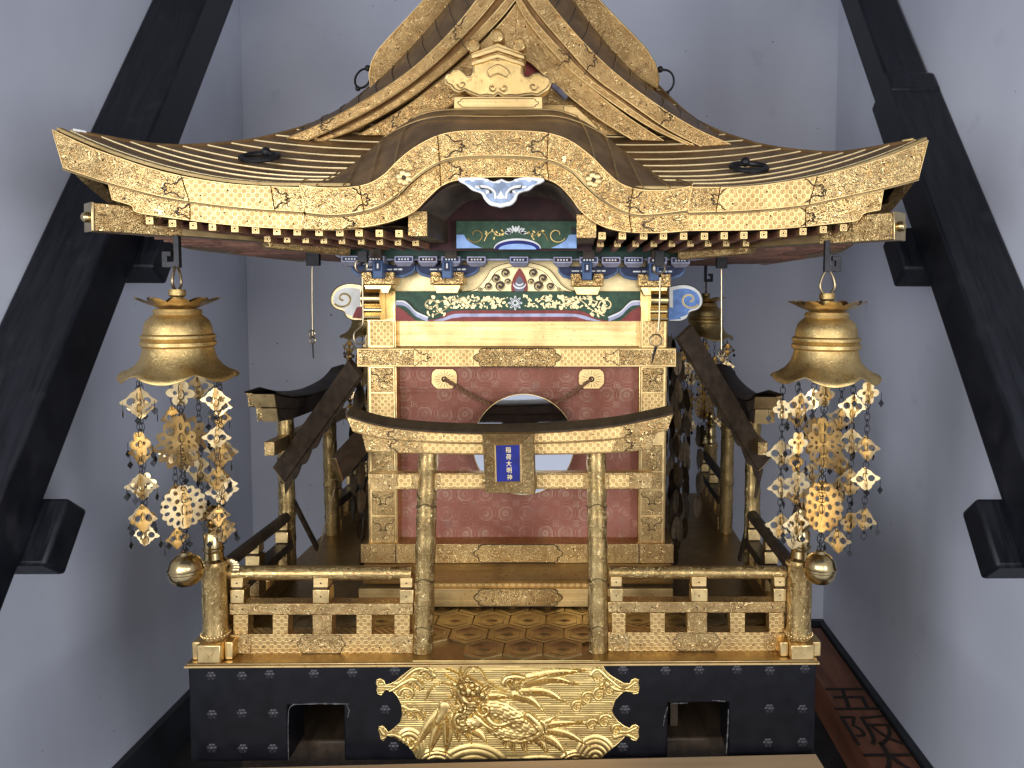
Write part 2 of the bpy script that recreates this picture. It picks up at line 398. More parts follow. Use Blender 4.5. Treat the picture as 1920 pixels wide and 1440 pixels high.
# ------------------------------------------------------------------ the portable shrine
YC = .53; HW = .513
SH = thing('portable_shrine', (0, 0, 0), 'ornate gold portable shrine with curved eaves on a black lacquered base', 'shrine')
zt = PZ(1245, 0); zd = PZ(1239, 0)                 # top of the black base, deck
def rot(k): return Matrix.Translation((0, YC, 0)) @ Matrix.Rotation(R_(90 * k), 4, 'Z') @ Matrix.Translation((0, -YC, 0))
def rcopy(o, k, parent=None):
    "copy of a part turned by k quarter turns about the shrine's axis"
    c = copy_tree(o, parent or o.parent); c.matrix_local = rot(k) @ o.matrix_local; return c

# black base with two pole openings
zh = PZ(1320, 0); hl = (PX(540, 0, 1370), PX(645, 0, 1370)); hr = (PX(1252, 0, 1370), PX(1366, 0, 1370))
b = MB(); W = .075
b.prism([(-HW, .001), (hl[0], .001), (hl[0], zh), (hl[1], zh), (hl[1], .001), (hr[0], .001), (hr[0], zh), (hr[1], zh), (hr[1], .001), (HW, .001), (HW, zt), (-HW, zt)], 0, W)
base = b.build('base', 'black_lacquer', SH, .0025)
for bx_ in ((-HW, -HW + W, W + .0005, 1.06), (HW - W, HW, W + .0005, 1.06), (-HW + W + .001, HW - W - .001, 1.06 - W, 1.06), (-HW + W + .001, HW - W - .001, W + .16, W + .18)):
    MB().box(*bx_, .001, zt - .0005).build('base_board', 'black_lacquer', base, .002)
for x_ in (hl[1] - .025, hr[0] + .016): MB().box(x_, x_ + .013, W + .02, W + .04, .001, zt - .03).build('batten', 'dark_wood', base)
# worn edges of the pole openings
for h, pts in ((0, [[(541, 1425), (540, 1370), (541, 1330), (547, 1321), (600, 1319), (655, 1320)], [(650, 1322), (655, 1332), (652, 1345)]]),
               (1, [[(1366, 1330), (1365, 1360), (1362, 1412)], [(1252, 1325), (1246, 1345), (1244, 1360)], [(1262, 1319), (1290, 1318)], [(1335, 1313), (1360, 1315)]])):
    for p in pts:
        q = resample(px(p, -.0004), 26); MB().tube(q, [.0005 + .0010 * random.random() ** 2 for _ in q], 5).build('worn_edge', 'worn_grey', base)
studs = [(395, 1268), (453, 1268), (505, 1265), (588, 1264), (660, 1262), (740, 1258), (397, 1340), (453, 1338), (512, 1338), (722, 1331), (397, 1403), (455, 1404), (511, 1404), (738, 1400),
         (1168, 1257), (1248, 1258), (1311, 1257), (1382, 1256), (1444, 1258), (1510, 1255), (1172, 1331), (1443, 1329), (1505, 1330), (1168, 1401), (1440, 1393), (1505, 1392)]
sb = MB()
for k in range(6): sb.sphere((.0048 * math.cos(k * math.pi / 3), 0, .0048 * math.sin(k * math.pi / 3)), .0042, 6, (1, .35, 1))
sb.sphere((0, 0, 0), .0046, 8, (1, .7, 1)); sme = sb.mesh('stud', 'iron_rosette')
for x, y in studs:
    o = bpy.data.objects.new('stud', sme); COL.objects.link(o); o.parent = base; o.location = P(x, y, -.0005)
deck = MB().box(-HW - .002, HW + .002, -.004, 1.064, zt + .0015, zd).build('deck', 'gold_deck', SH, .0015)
MB().box(-HW - .004, HW + .004, -.006, .0, zt - .0015, zt + .0018).build('deck_trim', 'gold_brushed', deck, .0006)

# tortoiseshell floor tiles
pit = .0665; rp = pit * .866
def hexa(r, z, n=6): return [(r * math.cos(math.pi / 6 + k * math.pi / 3), r * math.sin(math.pi / 6 + k * math.pi / 3), z) for k in range(n)]
rad = pit / math.sqrt(3) * .96
v = hexa(rad, 0) + hexa(rad, .003) + hexa(rad * .80, .0030) + hexa(rad * .73, .0018) + hexa(rad * .68, .0027) + hexa(rad * .60, .0016)
v += [(rad * .34 * math.cos(k * math.pi / 2), rad * .18 * math.sin(k * math.pi / 2), .0016) for k in range(4)] + [(0, 0, .0042)]
f = [(L * 6 + k, L * 6 + (k + 1) % 6, (L + 1) * 6 + (k + 1) % 6, (L + 1) * 6 + k) for L in range(5) for k in range(6)] + [tuple(range(30, 36))]
f += [(36 + k, 36 + (k + 1) % 4, 40) for k in range(4)]
tme = MB().add(v, f).mesh('floor_tile', 'gold_tile', fix=False)
for r in range(-1, 5):
    for c in range(-7, 8):
        x = c * pit + (pit / 2 if r % 2 else 0) - .006; y = .094 + r * rp
        if abs(x) > .45 or y > .25 or (r < 0 and abs(x) > .10): continue
        o = bpy.data.objects.new('floor_tile', tme); COL.objects.link(o); o.parent = deck; o.location = (x, y, zd + .0003)

# sills and steps in front of the house
Y1, Y2, YH = .205, .25, .262
s2 = MB().bpx(672, 1262, 1104, 1138, Y1, .5).build('lower_sill', 'gold_brushed', SH, .001)
MB().ppx(cusp(889, 1054, 1105, 1136, 16), Y1 - .0018, .0017).build('cartouche_plate', 'gold_arabesque', s2, .0005)
lines([cusp(888, 1055, 1104, 1137, 16) + [cusp(888, 1055, 1104, 1137, 16)[0]]], Y1 - .0006, .0008, 'groove', 'outline', s2)
gb = MB().bpx(810, 1120, 1091, 1103, Y1 + .012, .02).build('lattice_strip', 'gold_shippo', s2)
q4 = [P(680, 1090, Y1 + .004), P(1262, 1090, Y1 + .004), P(1258, 1056.5, Y2 + .002), P(684, 1056.5, Y2 + .002)]
MB().add(q4 + [q + np.array((0, .004, -.006)) for q in q4], [(0, 1, 2, 3), (4, 5, 6, 7), (0, 1, 5, 4), (1, 2, 6, 5), (2, 3, 7, 6), (3, 0, 4, 7)]).build('step_board', 'gold_brushed', SH)
s1 = MB().bpx(676, 1263, 1020, 1056, Y2, .5).build('upper_sill', 'gold_arabesque', SH, .001)
MB().ppx(cusp(889, 1054, 1022, 1054, 16), Y2 - .0022, .002).build('cartouche_plate', 'gold_arabesque', s1, .0005)
lines([cusp(888, 1055, 1021, 1055, 16) + [cusp(888, 1055, 1021, 1055, 16)[0]], [(742, 1021), (742, 1055)], [(1198, 1021), (1198, 1055)]], Y2 - .0006, .0008, 'groove', 'outline', s1)
nails([(699, 1030), (735, 1045), (905, 1040), (1040, 1039), (1215, 1045), (1240, 1030)], Y2 - .001, s1)

# house walls (sides and back), columns
xa, xb = PX(690, YH + .03, 850), PX(1248, YH + .03, 850)
zs = PZ(1020, YH); ztop = PZ(470, YH)
MB().box(xa + .012, xa + .02, YH + .03, .80, zs, ztop).box(xb - .02, xb - .012, YH + .03, .80, zs, ztop).box(xa, xb, .80, .81, zs, ztop).box(xa + .0201, xb - .0201, .36, .37, zs, ztop).build('house_wall', 'dark_wood', SH)
cols = []
for (x0, x1, t0, t1) in ((686, 742, 691, 747), (1199, 1253, 1196, 1247)):
    c = MB().ppx([(t0, 1019), (t1, 1019), (x1, 545), (x0, 545)], YH, .045).build('column', 'gold_plain', SH, .0015); cols.append(c)
    w = x1 - x0
    for (ya, yb_, mt) in ((602, 648, 'gold_shippo'), (690, 735, 'gold_arabesque'), (738, 790, 'gold_shippo'), (835, 884, 'gold_arabesque'), (886, 918, 'gold_arabesque'), (920, 966, 'gold_arabesque'), (969, 1018, 'gold_arabesque')):
        f0 = (ya - 545) / 474; f1 = (yb_ - 545) / 474
        L = lambda q: x0 + (t0 - x0) * q + 7; Rr = lambda q: x1 + (t1 - x1) * q - 7
        c2 = MB().ppx([(L(f1), yb_), (Rr(f1), yb_), (Rr(f0), ya), (L(f0), ya)], YH - .002, .0019).build('column_plate', mt, c, .0005)
        mid = (L(f0) + Rr(f0)) / 2
        if mt == 'gold_arabesque':
            nails([(mid - 12, ya + 12), (mid + 12, ya + 12), (mid, yb_ - 9)], YH - .0022, c2)
            if yb_ in (735, 966, 1018):
                q = [(mid - 20, ya + 4), (mid - 17, ya + 12), (mid - 8, ya + 13), (mid - 4, ya + 22), (mid - 8, ya + 27), (mid, ya + 24), (mid + 8, ya + 27), (mid + 4, ya + 22), (mid + 8, ya + 13), (mid + 17, ya + 12), (mid + 20, ya + 4)]
                lines([cr(q, 40)], YH - .0022, .0007, 'groove', 'outline', c2)
    lines([[(x0 + 3, 602), (t0 + 3, 1018)], [(x1 - 3, 602), (t1 - 3, 1018)]], YH - .0005, .0011, 'gold_brushed', 'edge_bead', c)

# nageshi: the engraved tie beam across the columns
YN = .238
nb = MB().bpx(669, 1268, 653, 688, YN, .03).build('tie_beam', 'gold_brushed', SH, .001)
for (x0, x1, mt) in ((672, 776, 'gold_arabesque'), (779, 888, 'gold_shippo'), (1052, 1158, 'gold_shippo'), (1161, 1265, 'gold_arabesque')):
    MB().bpx(x0, x1, 656, 685, YN - .0016, .0015).build('beam_plate', mt, nb, .0004)
MB().ppx(cusp(890, 1050, 654, 687, 18), YN - .0024, .0022).build('cartouche_plate', 'gold_arabesque', nb, .0005)
c = cusp(888, 1052, 653, 688, 18)
lines([c + [c[0]], fork(783, 655, 686, 1, 34), fork(1155, 655, 686, -1, 34)], YN - .0019, .0008, 'groove', 'outline', nb)
nails([(699, 658 + 4), (700, 680), (752, 668), (790, 661), (790, 681), (902, 668), (1038, 668), (1150, 661), (1150, 681), (1190, 668), (1245, 662), (1245, 681)], YN - .0018, nb)

# brocade curtain in the doorway with the mirror hung before it
YBR = .29
cz = thing('brocade_curtain', P(970, 1016, YBR), 'faded red brocade curtain with woven medallions filling the shrine doorway', 'curtain')
rows = []
for y in np.linspace(688, 1016, 60):
    rows.append([P(x, y + 2.5 * math.sin((x - 740) / 460 * math.pi) * (y > 1000), YBR + .0016 * math.sin(x * .021 + y * .006) + (.003 if y > 734 else -.002)) for x in np.linspace(744, 1200, 80)])
MB().grid(rows).build('cloth', 'brocade', cz, fix=True)
MB().bpx(744, 1200, 730, 735, YBR - .0035, .003).build('valance_hem', 'brocade', cz, .001)
for x in (833, 1109):
    pl = MB().ppx([(x - 22, 697), (x - 16, 692), (x + 16, 692), (x + 22, 697), (x + 24, 704), (x + 24, 718), (x + 20, 724), (x + 14, 729), (x - 14, 729), (x - 20, 724), (x - 24, 718), (x - 24, 704)], YBR - .007, .0025).build('fitting', 'gold_brushed', cz, .0006)
    lines([[(x + 8 * math.cos(a), 711 + 8 * math.sin(a)), (x + 19 * math.cos(a), 711 + 15 * math.sin(a))] for a in np.linspace(0, 6.28, 17)[:-1]], YBR - .0072, .0004, 'groove', 'engraving', pl)
    MB().torus(P(x, 711, YBR - .0085), (0, 1, 0), .0045, .0014, 14, 6).build('eyelet', 'iron', pl)
YM = .262
mc = P(982, 833, YM); mr = PX(1077, YM, 833) - mc[0]
mi = thing('round_mirror', mc - np.array((0, 0, mr)), 'round polished metal mirror hung behind the front torii lintel', 'mirror')
tilt = Matrix.Rotation(R_(2.5), 3, 'Z') @ Matrix.Rotation(R_(-3.0), 3, 'X')
def disc(r0, y0, y1, prof=None, n=72):
    b = MB(); pr = prof or [(0, y0), (r0, y0), (r0, y1), (0, y1)]; v, fs = [], []
    for r, y in pr:
        for j in range(n):
            q = tilt @ Vector((r * math.cos(2 * math.pi * j / n), y, r * math.sin(2 * math.pi * j / n))); v.append(tuple(mc + np.array(q)))
    fs = [(i * n + j, i * n + (j + 1) % n, (i + 1) * n + (j + 1) % n, (i + 1) * n + j) for i in range(len(pr) - 1) for j in range(n)]
    return b.add(v, fs)
disc(mr * .985, -.002, .004).build('mirror_disc', 'mirror', mi)
disc(mr, 0, 0, [(mr * .985, -.0021), (mr * .985, -.0026), (mr, -.0026), (mr, .0045), (.001, .0045)]).build('rim', 'bronze_polished', mi)
for (x, x2, lab) in ((833, 928, 'left'), (1109, 1040, 'right')):
    a = P(x, 711, YBR - .010); e = P(x2, 764 if lab == 'left' else 757, YM + .012); pth = resample([a, a * .5 + e * .5 + np.array((0, 0, -.002)), e], 40); bb = MB()
    for ph in (0, math.pi):
        bb.tube([q + .0022 * np.array((math.sin(i * .9 + ph) * .4, math.cos(i * .9 + ph), math.sin(i * .9 + ph))) for i, q in enumerate(pth)], .0022, 6)
    o = bb.build('mirror_cord', 'straw', thing('mirror_cord', e, 'brown twisted cord tying the mirror to the %s gold fitting' % lab, 'cord', 'cords holding the mirror'))
    o.name = 'strand'

# ---------------- painted bracket zone under the eaves
YP = .258
pb = MB().bpx(744, 1200, 600, 650, YH + .012, .03).build('plain_panel', 'gold_brushed', SH, .001)
pw = MB().bpx(728, 1212, 478, 549, YP + .016, .02).build('cream_panel', 'cream_paint', SH)
kb = MB().bpx(741, 1202, 546, 602, YP + .004, .03).build('painted_beam', 'green_paint', SH, .001)
q = cr([(741, 570), (755, 571), (766, 580), (782, 594), (800, 599)], 20)
def flat(poly, Y, mat, name, parent, th=.0006, **k): return MB().ppx([tuple(p) for p in poly], Y, th).build(name, mat, parent, **k)
Yk = YP + .003
belly = list(cr([(800, 600), (822, 597), (840, 586), (865, 582), (970, 582), (1075, 582), (1100, 587), (1118, 597), (1140, 601)], 50))
flat(belly + [(1140, 602.5), (800, 602.5)], Yk - .0004, 'red_paint', 'painted_band', kb)
lav = list(cr([(812, 601), (832, 596), (850, 589), (880, 588), (970, 588), (1065, 588), (1092, 591), (1110, 597), (1128, 602)], 50))
flat(lav + [(1120, 602.5), (1100, 600), (1080, 594), (970, 594), (870, 594), (846, 597), (830, 602)], Yk - .0010, 'lilac_paint', 'painted_band', kb)
for sgn in (1, -1):
    mx = lambda x: x if sgn > 0 else 1943 - x
    flat([(mx(x), y) for x, y in [(741, 575)] + list(cr([(745, 575), (760, 584), (775, 597), (782, 602)], 12)) + [(741, 602)]], Yk - .0004, 'red_paint', 'painted_corner', kb)
    rib = cr([(742, 569), (757, 570), (768, 578), (780, 590), (802, 600)], 24)
    for w, mt, dy, k in ((6.5, 'lilac_paint', 0, 0), (2.6, 'white_paint', -4.5, 1), (1.0, 'ink', -7, 2)):
        A = [(mx(x + (k > 0) * 1.5), y + dy - w / 2) for x, y in rib]; B = [(mx(x), y + dy + w / 2) for x, y in rib]
        flat(A + B[::-1], Yk - .0010 - .0003 * k, mt, 'painted_scroll', kb)
    sp = [(mx(806 - 0 + (16 - a * 2.0) * math.cos(a + 2.4) * -1), 573 + (15 - a * 1.9) * math.sin(a + 2.4)) for a in np.linspace(0, 6.6, 50)]
    lines([sp], Yk - .0004, .0014, 'cream_paint', 'painted_scroll', kb)
    lines([cr([(mx(822), 566), (mx(850), 560), (mx(880), 572), (mx(905), 566), (mx(930), 560)], 40), cr([(mx(815), 590), (mx(835), 580), (mx(850), 566), (mx(870), 556)], 30), cr([(mx(880), 572), (mx(870), 565), (mx(878), 560), (mx(886), 564)], 20)], Yk - .0003, .0011, 'cream_paint', 'painted_vine', kb)
bb = MB()
def blob(b, x, y, r, ang, Y, asp=.55, n=7):
    c, s = math.cos(ang), math.sin(ang)
    b.ppx([(x + r * (c * math.cos(t) - s * asp * math.sin(t)), y + r * (s * math.cos(t) + c * asp * math.sin(t))) for t in np.linspace(0, 2 * math.pi, n + 1)[:-1]], Y, .0005)
for i in range(330):
    x = random.uniform(800, 1143); e = abs(x - 971) / 172; y = random.uniform(554 + 2 * e, 579 - 3 * (1 - e)) if e < .8 else random.uniform(555, 592)
    if abs(x - 966) < 15: continue
    blob(bb, x, y, random.uniform(1.8, 4.6), random.uniform(0, 3.14), Yk - .0006 - random.random() * .0002, random.uniform(.35, .7))
bb.build('painted_leaves', 'cream_paint', kb, kind='stuff')
bb = MB()
for k in range(8): blob(bb, 966 + 8 * math.cos(k * math.pi / 4), 568 + 8 * math.sin(k * math.pi / 4), 6, k * math.pi / 4, Yk - .0012, .4, 8)
fl = bb.build('painted_flower', 'white_paint', kb)
bb = MB()
for k in range(8): blob(bb, 966 + 8 * math.cos(k * math.pi / 4), 568 + 8 * math.sin(k * math.pi / 4), 3.6, k * math.pi / 4, Yk - .0017, .25, 6)
bb.build('petal_shade', 'navy_paint', fl)
# frog-leg strut with teardrop jewel
YF = YP + .008
out = cr([(868, 547), (890, 543), (903, 532), (912, 520), (922, 505), (938, 497), (955, 493), (968, 490), (980, 490), (995, 493), (1012, 497), (1030, 506), (1042, 520), (1052, 533), (1066, 543), (1084, 547)], 60)
fs_ = flat(list(out), YF, 'cream_paint', 'frog_leg_strut', SH, th=.006)
lines([out, [(p[0] * .86 + 974 * .14, p[1] * .86 + 547 * .14) for p in out]], YF - .0004, .0006, 'ink', 'painted_outline', fs_)
bb = MB(); b2 = MB()
for sg in (-1, 1):
    for (dx, y, r) in ((26, 512, 8), (44, 522, 8), (36, 536, 9), (58, 537, 7), (22, 528, 6), (74, 543, 4)):
        bb.tube(px([(974 + sg * dx + (r - a * r / 7) * math.cos(a * sg), y + (r - a * r / 7) * math.sin(a)) for a in np.linspace(0, 6, 26)], YF - .001), .0015, 5)
        blob(b2, 974 + sg * dx, y, r * 1.05, 0, YF - .0006, 1, 12)
b2.build('painted_ground', 'groove', fs_, kind='stuff'); bb.build('painted_scroll', 'cream_paint', fs_, kind='stuff')
tear = lambda s: [(974 + s * 19 * math.sin(t) * (math.sin(t / 2) ** .7), 530 - s * 29 * math.cos(t) + 2) for t in np.linspace(0, 2 * math.pi, 40)[:-1]]
tj = flat([(974 + (x - 974), y) for x, y in tear(1)], YF - .003, 'red_paint', 'teardrop_jewel', fs_, th=.0022)
flat([(974 + (x - 974) * .62, 535 + (y - 535) * .55) for x, y in tear(1)], YF - .0036, 'slate_paint', 'inner_petal', fs_)
for (r, yy) in ((12, 533), (7, 531)):
    A = [(974 + r * math.cos(t), yy + r * .75 * math.sin(t)) for t in np.linspace(.1, math.pi - .1, 16)]
    flat(A + [(974 + (x - 974) * .95, y - 3.2) for x, y in A[::-1]], YF - .0042, 'white_paint', 'painted_crescent', fs_)
# green eave beam, small bearing blocks, blue arms, gold bearing blocks
YG = .215
gbm = MB().ppx([(632, 482), (640, 485), (1306, 485), (1316, 481), (1314, 466), (1300, 462), (640, 462), (626, 466)], YG, .03).build('eave_beam', 'green_dark', SH, .001)
MB().bpx(640, 1306, 484, 488, YG + .004, .02).build('beam_edge', 'lilac_paint', gbm)
for sg, pts in ((-1, [(604, 460), (618, 468), (634, 480), (650, 484)]), (1, [(1344, 470), (1334, 478), (1322, 484), (1304, 486)])):
    lines([cr(pts, 16)], YG - .0006, .0018, 'lilac_paint', 'beam_scroll', gbm)
for i, x in enumerate((657, 703, 757, 802, 845, 893, 973, 1055, 1104, 1146, 1188, 1233, 1276)):
    big = x in (703, 845, 1104, 1233)
    yb0 = YG + (-.006 if not big else -.014); w = 18
    y = 479 + (x - 650) / 650 * 3
    m_ = MB().ppx([(x - w, y), (x + w, y), (x + w, y + 13), (x + w - 7, y + 20), (x - w + 7, y + 20), (x - w, y + 13)], yb0, .03).build('bearing_block', 'slate_paint', SH, .0006)
    MB().bpx(x - w + 1, x + w - 1, y + 1, y + 12, yb0 - .0008, .0006).build('panel_border', 'lilac_paint', m_)
    MB().bpx(x - w + 3, x + w - 3, y + 3, y + 10, yb0 - .0016, .0007).build('panel', 'maroon' if i % 2 else 'navy_paint', m_)
    bb = MB()
    for k in range(4): bb.bpx(x - 10 + k * 5.5, x - 7 + k * 5.5, y + 5, y + 8, yb0 - .0021, .0004)
    bb.build('white_dash', 'white_paint', m_, kind='stuff')
    if big: MB().bpx(x - 11, x + 11, y - 14, y + 4, yb0 - .012, .03).build('rafter_foot', 'dark_wood', m_, .0006)
def arm(cx, x0, x1, dy):
    A = [(x0, 497), (x0 + 1, 508), (x0 + 9, 517), (x0 + 24, 521), (cx - 22, 521), (cx, 521), (cx + 22, 521), (x1 - 22, 520), (x1 - 8, 514), (x1 - 1, 507), (x1, 497)]
    A = [(x, y + dy) for x, y in A]
    o = MB().ppx(A, YG + .018, .02).build('bracket_arm', 'steel_blue', SH, .0006)
    C_ = ((x0 + x1) / 2, 503 + dy); flat([(C_[0] + (x - C_[0]) * .955, C_[1] + (y - C_[1]) * .80 - 1.6) for x, y in A], YG + .017, 'navy_paint', 'arm_face', o, th=.0008)
    bb = MB()
    for sx in (x0 + 26, x1 - 58): bb.bpx(sx, sx + 14, 504 + dy, 506.5 + dy, YG + .0164, .0005).bpx(sx + 17, sx + 24, 503.5 + dy, 506.5 + dy, YG + .0164, .0005).bpx(sx + 26, sx + 33, 503.5 + dy, 506.5 + dy, YG + .0164, .0005)
    bb.build('white_dash', 'white_paint', o, kind='stuff')
for cx, x0, x1, dy in ((703, 658, 779, 0), (838, 780, 898, 0), (1102, 1046, 1160, 3), (1231, 1161, 1285, 4)): arm(cx, x0, x1, dy)
for cx, dy in ((708, 0), (838, 0), (1101, 3), (1227, 4)):
    y0 = 510 + dy; n_ = 13
    g = MB().ppx([(cx - 31, y0), (cx - n_, y0), (cx - n_ + 3, y0 + 12), (cx + n_ - 3, y0 + 12), (cx + n_, y0), (cx + 31, y0), (cx + 31, y0 + 24), (cx - 31, y0 + 24)], YG + .002, .045).build('gold_bearing_block', 'gold_arabesque', SH, .0008)
    MB().ppx([(cx - 26, y0 + 24.3), (cx + 26, y0 + 24.3), (cx + 20, y0 + 40), (cx - 20, y0 + 40)], YG + .010, .04).build('block_foot', 'gold_plain', g, .001)
    bb = MB()
    for sg in (-1, 1):
        bb.tube(px([(cx + sg * (19 + (7 - a) * math.cos(a * 1.1)), y0 + 11 + (8 - a) * math.sin(a * 1.1)) for a in np.linspace(0, 5.5, 26)], YG + .0014), .0010, 5)
        bb.tube(px([(cx + sg * 30, y0 + 1), (cx + sg * 30, y0 + 23), (cx, y0 + 23)], YG + .0016), .0008, 5)
    bb.build('raised_scroll', 'gold_brushed', g)
    nb_ = MB().bpx(cx - 10, cx + 9, 488 + dy, 522 + dy, YG - .022, .06).build('beam_nose', 'steel_blue', SH, .002)
    MB().bpx(cx - 6, cx + 5, 491 + dy, 508 + dy, YG - .0235, .0012).build('nose_panel', 'navy_paint', nb_); MB().bpx(cx - 1.5, cx + 1.5, 494 + dy, 503 + dy, YG - .0245, .0008).build('white_dash', 'white_paint', nb_)
# bronze curled noses at the column heads and cloud noses at the sides
for sg, x0, x1 in ((-1, 681, 716), (1, 1219, 1251)):
    prof = [(YH - .002, PZ(540, YH)), (YH - .03, PZ(540, YH)), (YH - .046, PZ(552, YH)), (YH - .048, PZ(566, YH)), (YH - .034, PZ(578, YH)), (YH - .036, PZ(588, YH)), (YH - .044, PZ(594, YH)), (YH - .034, PZ(600, YH)), (YH - .002, PZ(600, YH))]
    pr = cr(prof, 40); X0, X1 = PX(x0, YH - .03, 570), PX(x1, YH - .03, 570); n = len(pr)
    o = MB().add([(X0, y, z) for y, z in pr] + [(X1, y, z) for y, z in pr], [tuple(range(n)), tuple(range(2 * n - 1, n - 1, -1))] + [(i, i + 1, n + i + 1, n + i) for i in range(n - 1)] + [(n - 1, 0, n, 2 * n - 1)]).build('curled_nose', 'bronze_polished', SH)
cl = [(0, 2), (-22, -2), (-40, 0), (-54, 8), (-61, 20), (-62, 33), (-54, 44), (-38, 50), (-33, 60), (-20, 66), (0, 66)]
for sg, x0, y0, mt, lab in ((-1, 682, 534, 'cream_paint', 'cream cloud nose'), (1, 1255, 536, 'blue_paint', 'blue cloud nose')):
    out = [(x0 - sg * -1 * 0 + (-sg) * dx * 1.0, y0 + dy) for dx, dy in cl]
    oc = list(cr(out, 60)); o = MB().ppx(oc, YH + .004, .014).build('cloud_nose', 'white_paint' if sg > 0 else 'cream_paint', SH, .0006, label=lab)
    cen = (np.mean([p[0] for p in oc]), np.mean([p[1] for p in oc]))
    flat([(cen[0] + (x - cen[0]) * .80, cen[1] + (y - cen[1]) * .78) for x, y in oc], YH + .0032, mt if sg > 0 else 'white_paint', 'cloud_field', o)
    sp = [(cen[0] + sg * 3 + (19 - a * 2.3) * math.cos(a + .6) * sg, cen[1] + (17 - a * 2.0) * math.sin(a + .6) - 4) for a in np.linspace(0, 7.2, 60)]
    lines([sp], YH + .0028, .0022, 'cream_paint' if sg > 0 else 'cream_paint', 'cloud_curl', o); lines([sp, oc], YH + .0012, .0007, 'ink', 'painted_outline', o)
    flat([(x0 + sg * -1, y0 + 40), (x0 + sg * 13, y0 + 42), (x0 + sg * 22, y0 + 62), (x0 + sg * -1, y0 + 64)], YH + .0026, 'red_paint' if sg < 0 else 'blue_paint', 'painted_corner', o)

# ---------------- roof
Hh, YE = .625, -.095
ys_t = [0, .1, .2, .3, .4, .5]; hipx = [98, 311, 481, 628, 754, 840]; hipy = [242, 275, 262, 215, 110, 0]
hz = [P(x, y, YE + t)[2] for x, y, t in zip(hipx, hipy, ys_t)]
ze0 = P(560, 347, YE)[2]
upm = hz[0] - ze0
dec = [1, .48, .17, 0, 0, 0]
bz = [h - upm * d for h, d in zip(hz, dec)]; bz[0] = ze0
bzf = cr(list(zip(ys_t, bz)), 200)
def zbase(t): return float(np.interp(t, bzf[:, 0], bzf[:, 1]))
def zup(t): return upm * float(np.interp(t, ys_t, dec))
def roofpt(u, t, dz=0): return np.array((u * (Hh - t), YE + t, zbase(t) + zup(t) * max(0, (abs(u) - .5) / .5) ** 2 + dz))
us = np.concatenate([np.linspace(-1, -.5, 14), np.linspace(-.45, .45, 7), np.linspace(.5, 1, 14)])
def make_slope(us, front=False):
    sl = MB().grid([[roofpt(u, t, -.006) for u in us] for t in np.linspace(.004, .48, 24)]).build('roof_slope', 'roof_bronze', SH)
    for i in range(16):
        t0, t1 = ts[i], ts[i + 1] + .003
        MB().grid([[roofpt(u, t0, -.004) for u in us], [roofpt(u, t0, .0014) for u in us], [roofpt(u, t0 + .002, .0018) for u in us], [roofpt(u, t1, -.001) for u in us]]).build('roof_strip', 'roof_bronze', sl)
        MB().grid([[roofpt(u, t0, .0002) + np.array((0, -.0012, 0)) for u in us], [roofpt(u, t0, .0017) + np.array((0, -.0010, 0)) for u in us], [roofpt(u, t0, .0022) + np.array((0, .0022, 0)) for u in us]]).build('gold_strip_edge', 'gold_line', sl)
    MB().grid([[roofpt(u, .0, -.001) for u in us], [roofpt(u, .001, .0028) for u in us], [roofpt(u, .006, .0030) for u in us], [roofpt(u, .0125, -.003) for u in us]]).build('eave_edge_strip', 'gold_brushed', sl)
    return sl
ts = [.012 + .0262 * i for i in range(17)]
sl_l = make_slope(np.concatenate([np.linspace(-1, -.5, 16), [-.42, -.34]])); sl_r = make_slope(np.concatenate([[.29, .40], np.linspace(.5, 1, 16)]))
slope = make_slope(us); slope.matrix_local = rot(2)
for k in (1, 3):
    c_ = copy_tree(slope, SH); c_.matrix_local = rot(k)
for k, sl in ((-1, sl_l), (1, sl_r)):
    MB().tube([roofpt(k, t, .001) for t in np.linspace(0.02, .44, 24)], .0030, 6).build('hip_bead', 'roof_bronze', sl)
    MB().obox(roofpt(k, .014, .003), roofpt(k, .026, .003), (1, k, 0), (0, 0, 1), .006, .004).build('hip_tip_cap', 'white_paint' if k < 0 else 'gold_brushed', sl, .0015)

# eave fascia: two stacked curved bands of engraved plates
UL_t = [(98, 243), (150, 268), (200, 288), (300, 321), (400, 341), (480, 349), (566, 352)]
UL_b = [(119, 314), (160, 328), (205, 342), (300, 367), (400, 383), (480, 391), (570, 397)]
LL_t = [(204, 346), (300, 371), (400, 387), (480, 395), (570, 401)]
LL_b = [(211, 374), (246, 385), (256, 397), (300, 405), (400, 418), (480, 425), (570, 430)]
UR_t = [(1296, 352), (1400, 350), (1480, 340), (1560, 325), (1650, 299), (1700, 280), (1740, 263)]
UR_b = [(1290, 398), (1400, 394), (1500, 385), (1560, 373), (1650, 353), (1690, 343), (1722, 334)]
LR_t = [(1290, 402), (1400, 398), (1500, 389), (1560, 377), (1656, 357)]
LR_b = [(1290, 432), (1400, 431), (1480, 427), (1560, 419), (1606, 413), (1620, 400), (1650, 393)]
KU_t = [(562, 347), (600, 352), (650, 352), (690, 345), (720, 328), (745, 303), (770, 282), (800, 264), (830, 252), (870, 246), (940, 245), (1000, 247), (1040, 253), (1075, 268), (1110, 295), (1140, 325), (1165, 345), (1200, 356), (1250, 357), (1298, 349)]
KU_b = [(574, 398), (620, 402), (665, 398), (710, 385), (745, 362), (770, 338), (800, 315), (835, 298), (880, 292), (940, 291), (1000, 294), (1040, 302), (1075, 320), (1100, 345), (1130, 372), (1170, 395), (1210, 402), (1288, 394)]
KL_t = [(574, 403), (620, 407), (668, 403), (714, 390), (750, 367), (776, 343), (804, 321), (838, 304), (880, 298), (940, 297), (1000, 300), (1036, 307), (1070, 325), (1095, 350), (1126, 377), (1168, 400), (1210, 407), (1288, 400)]
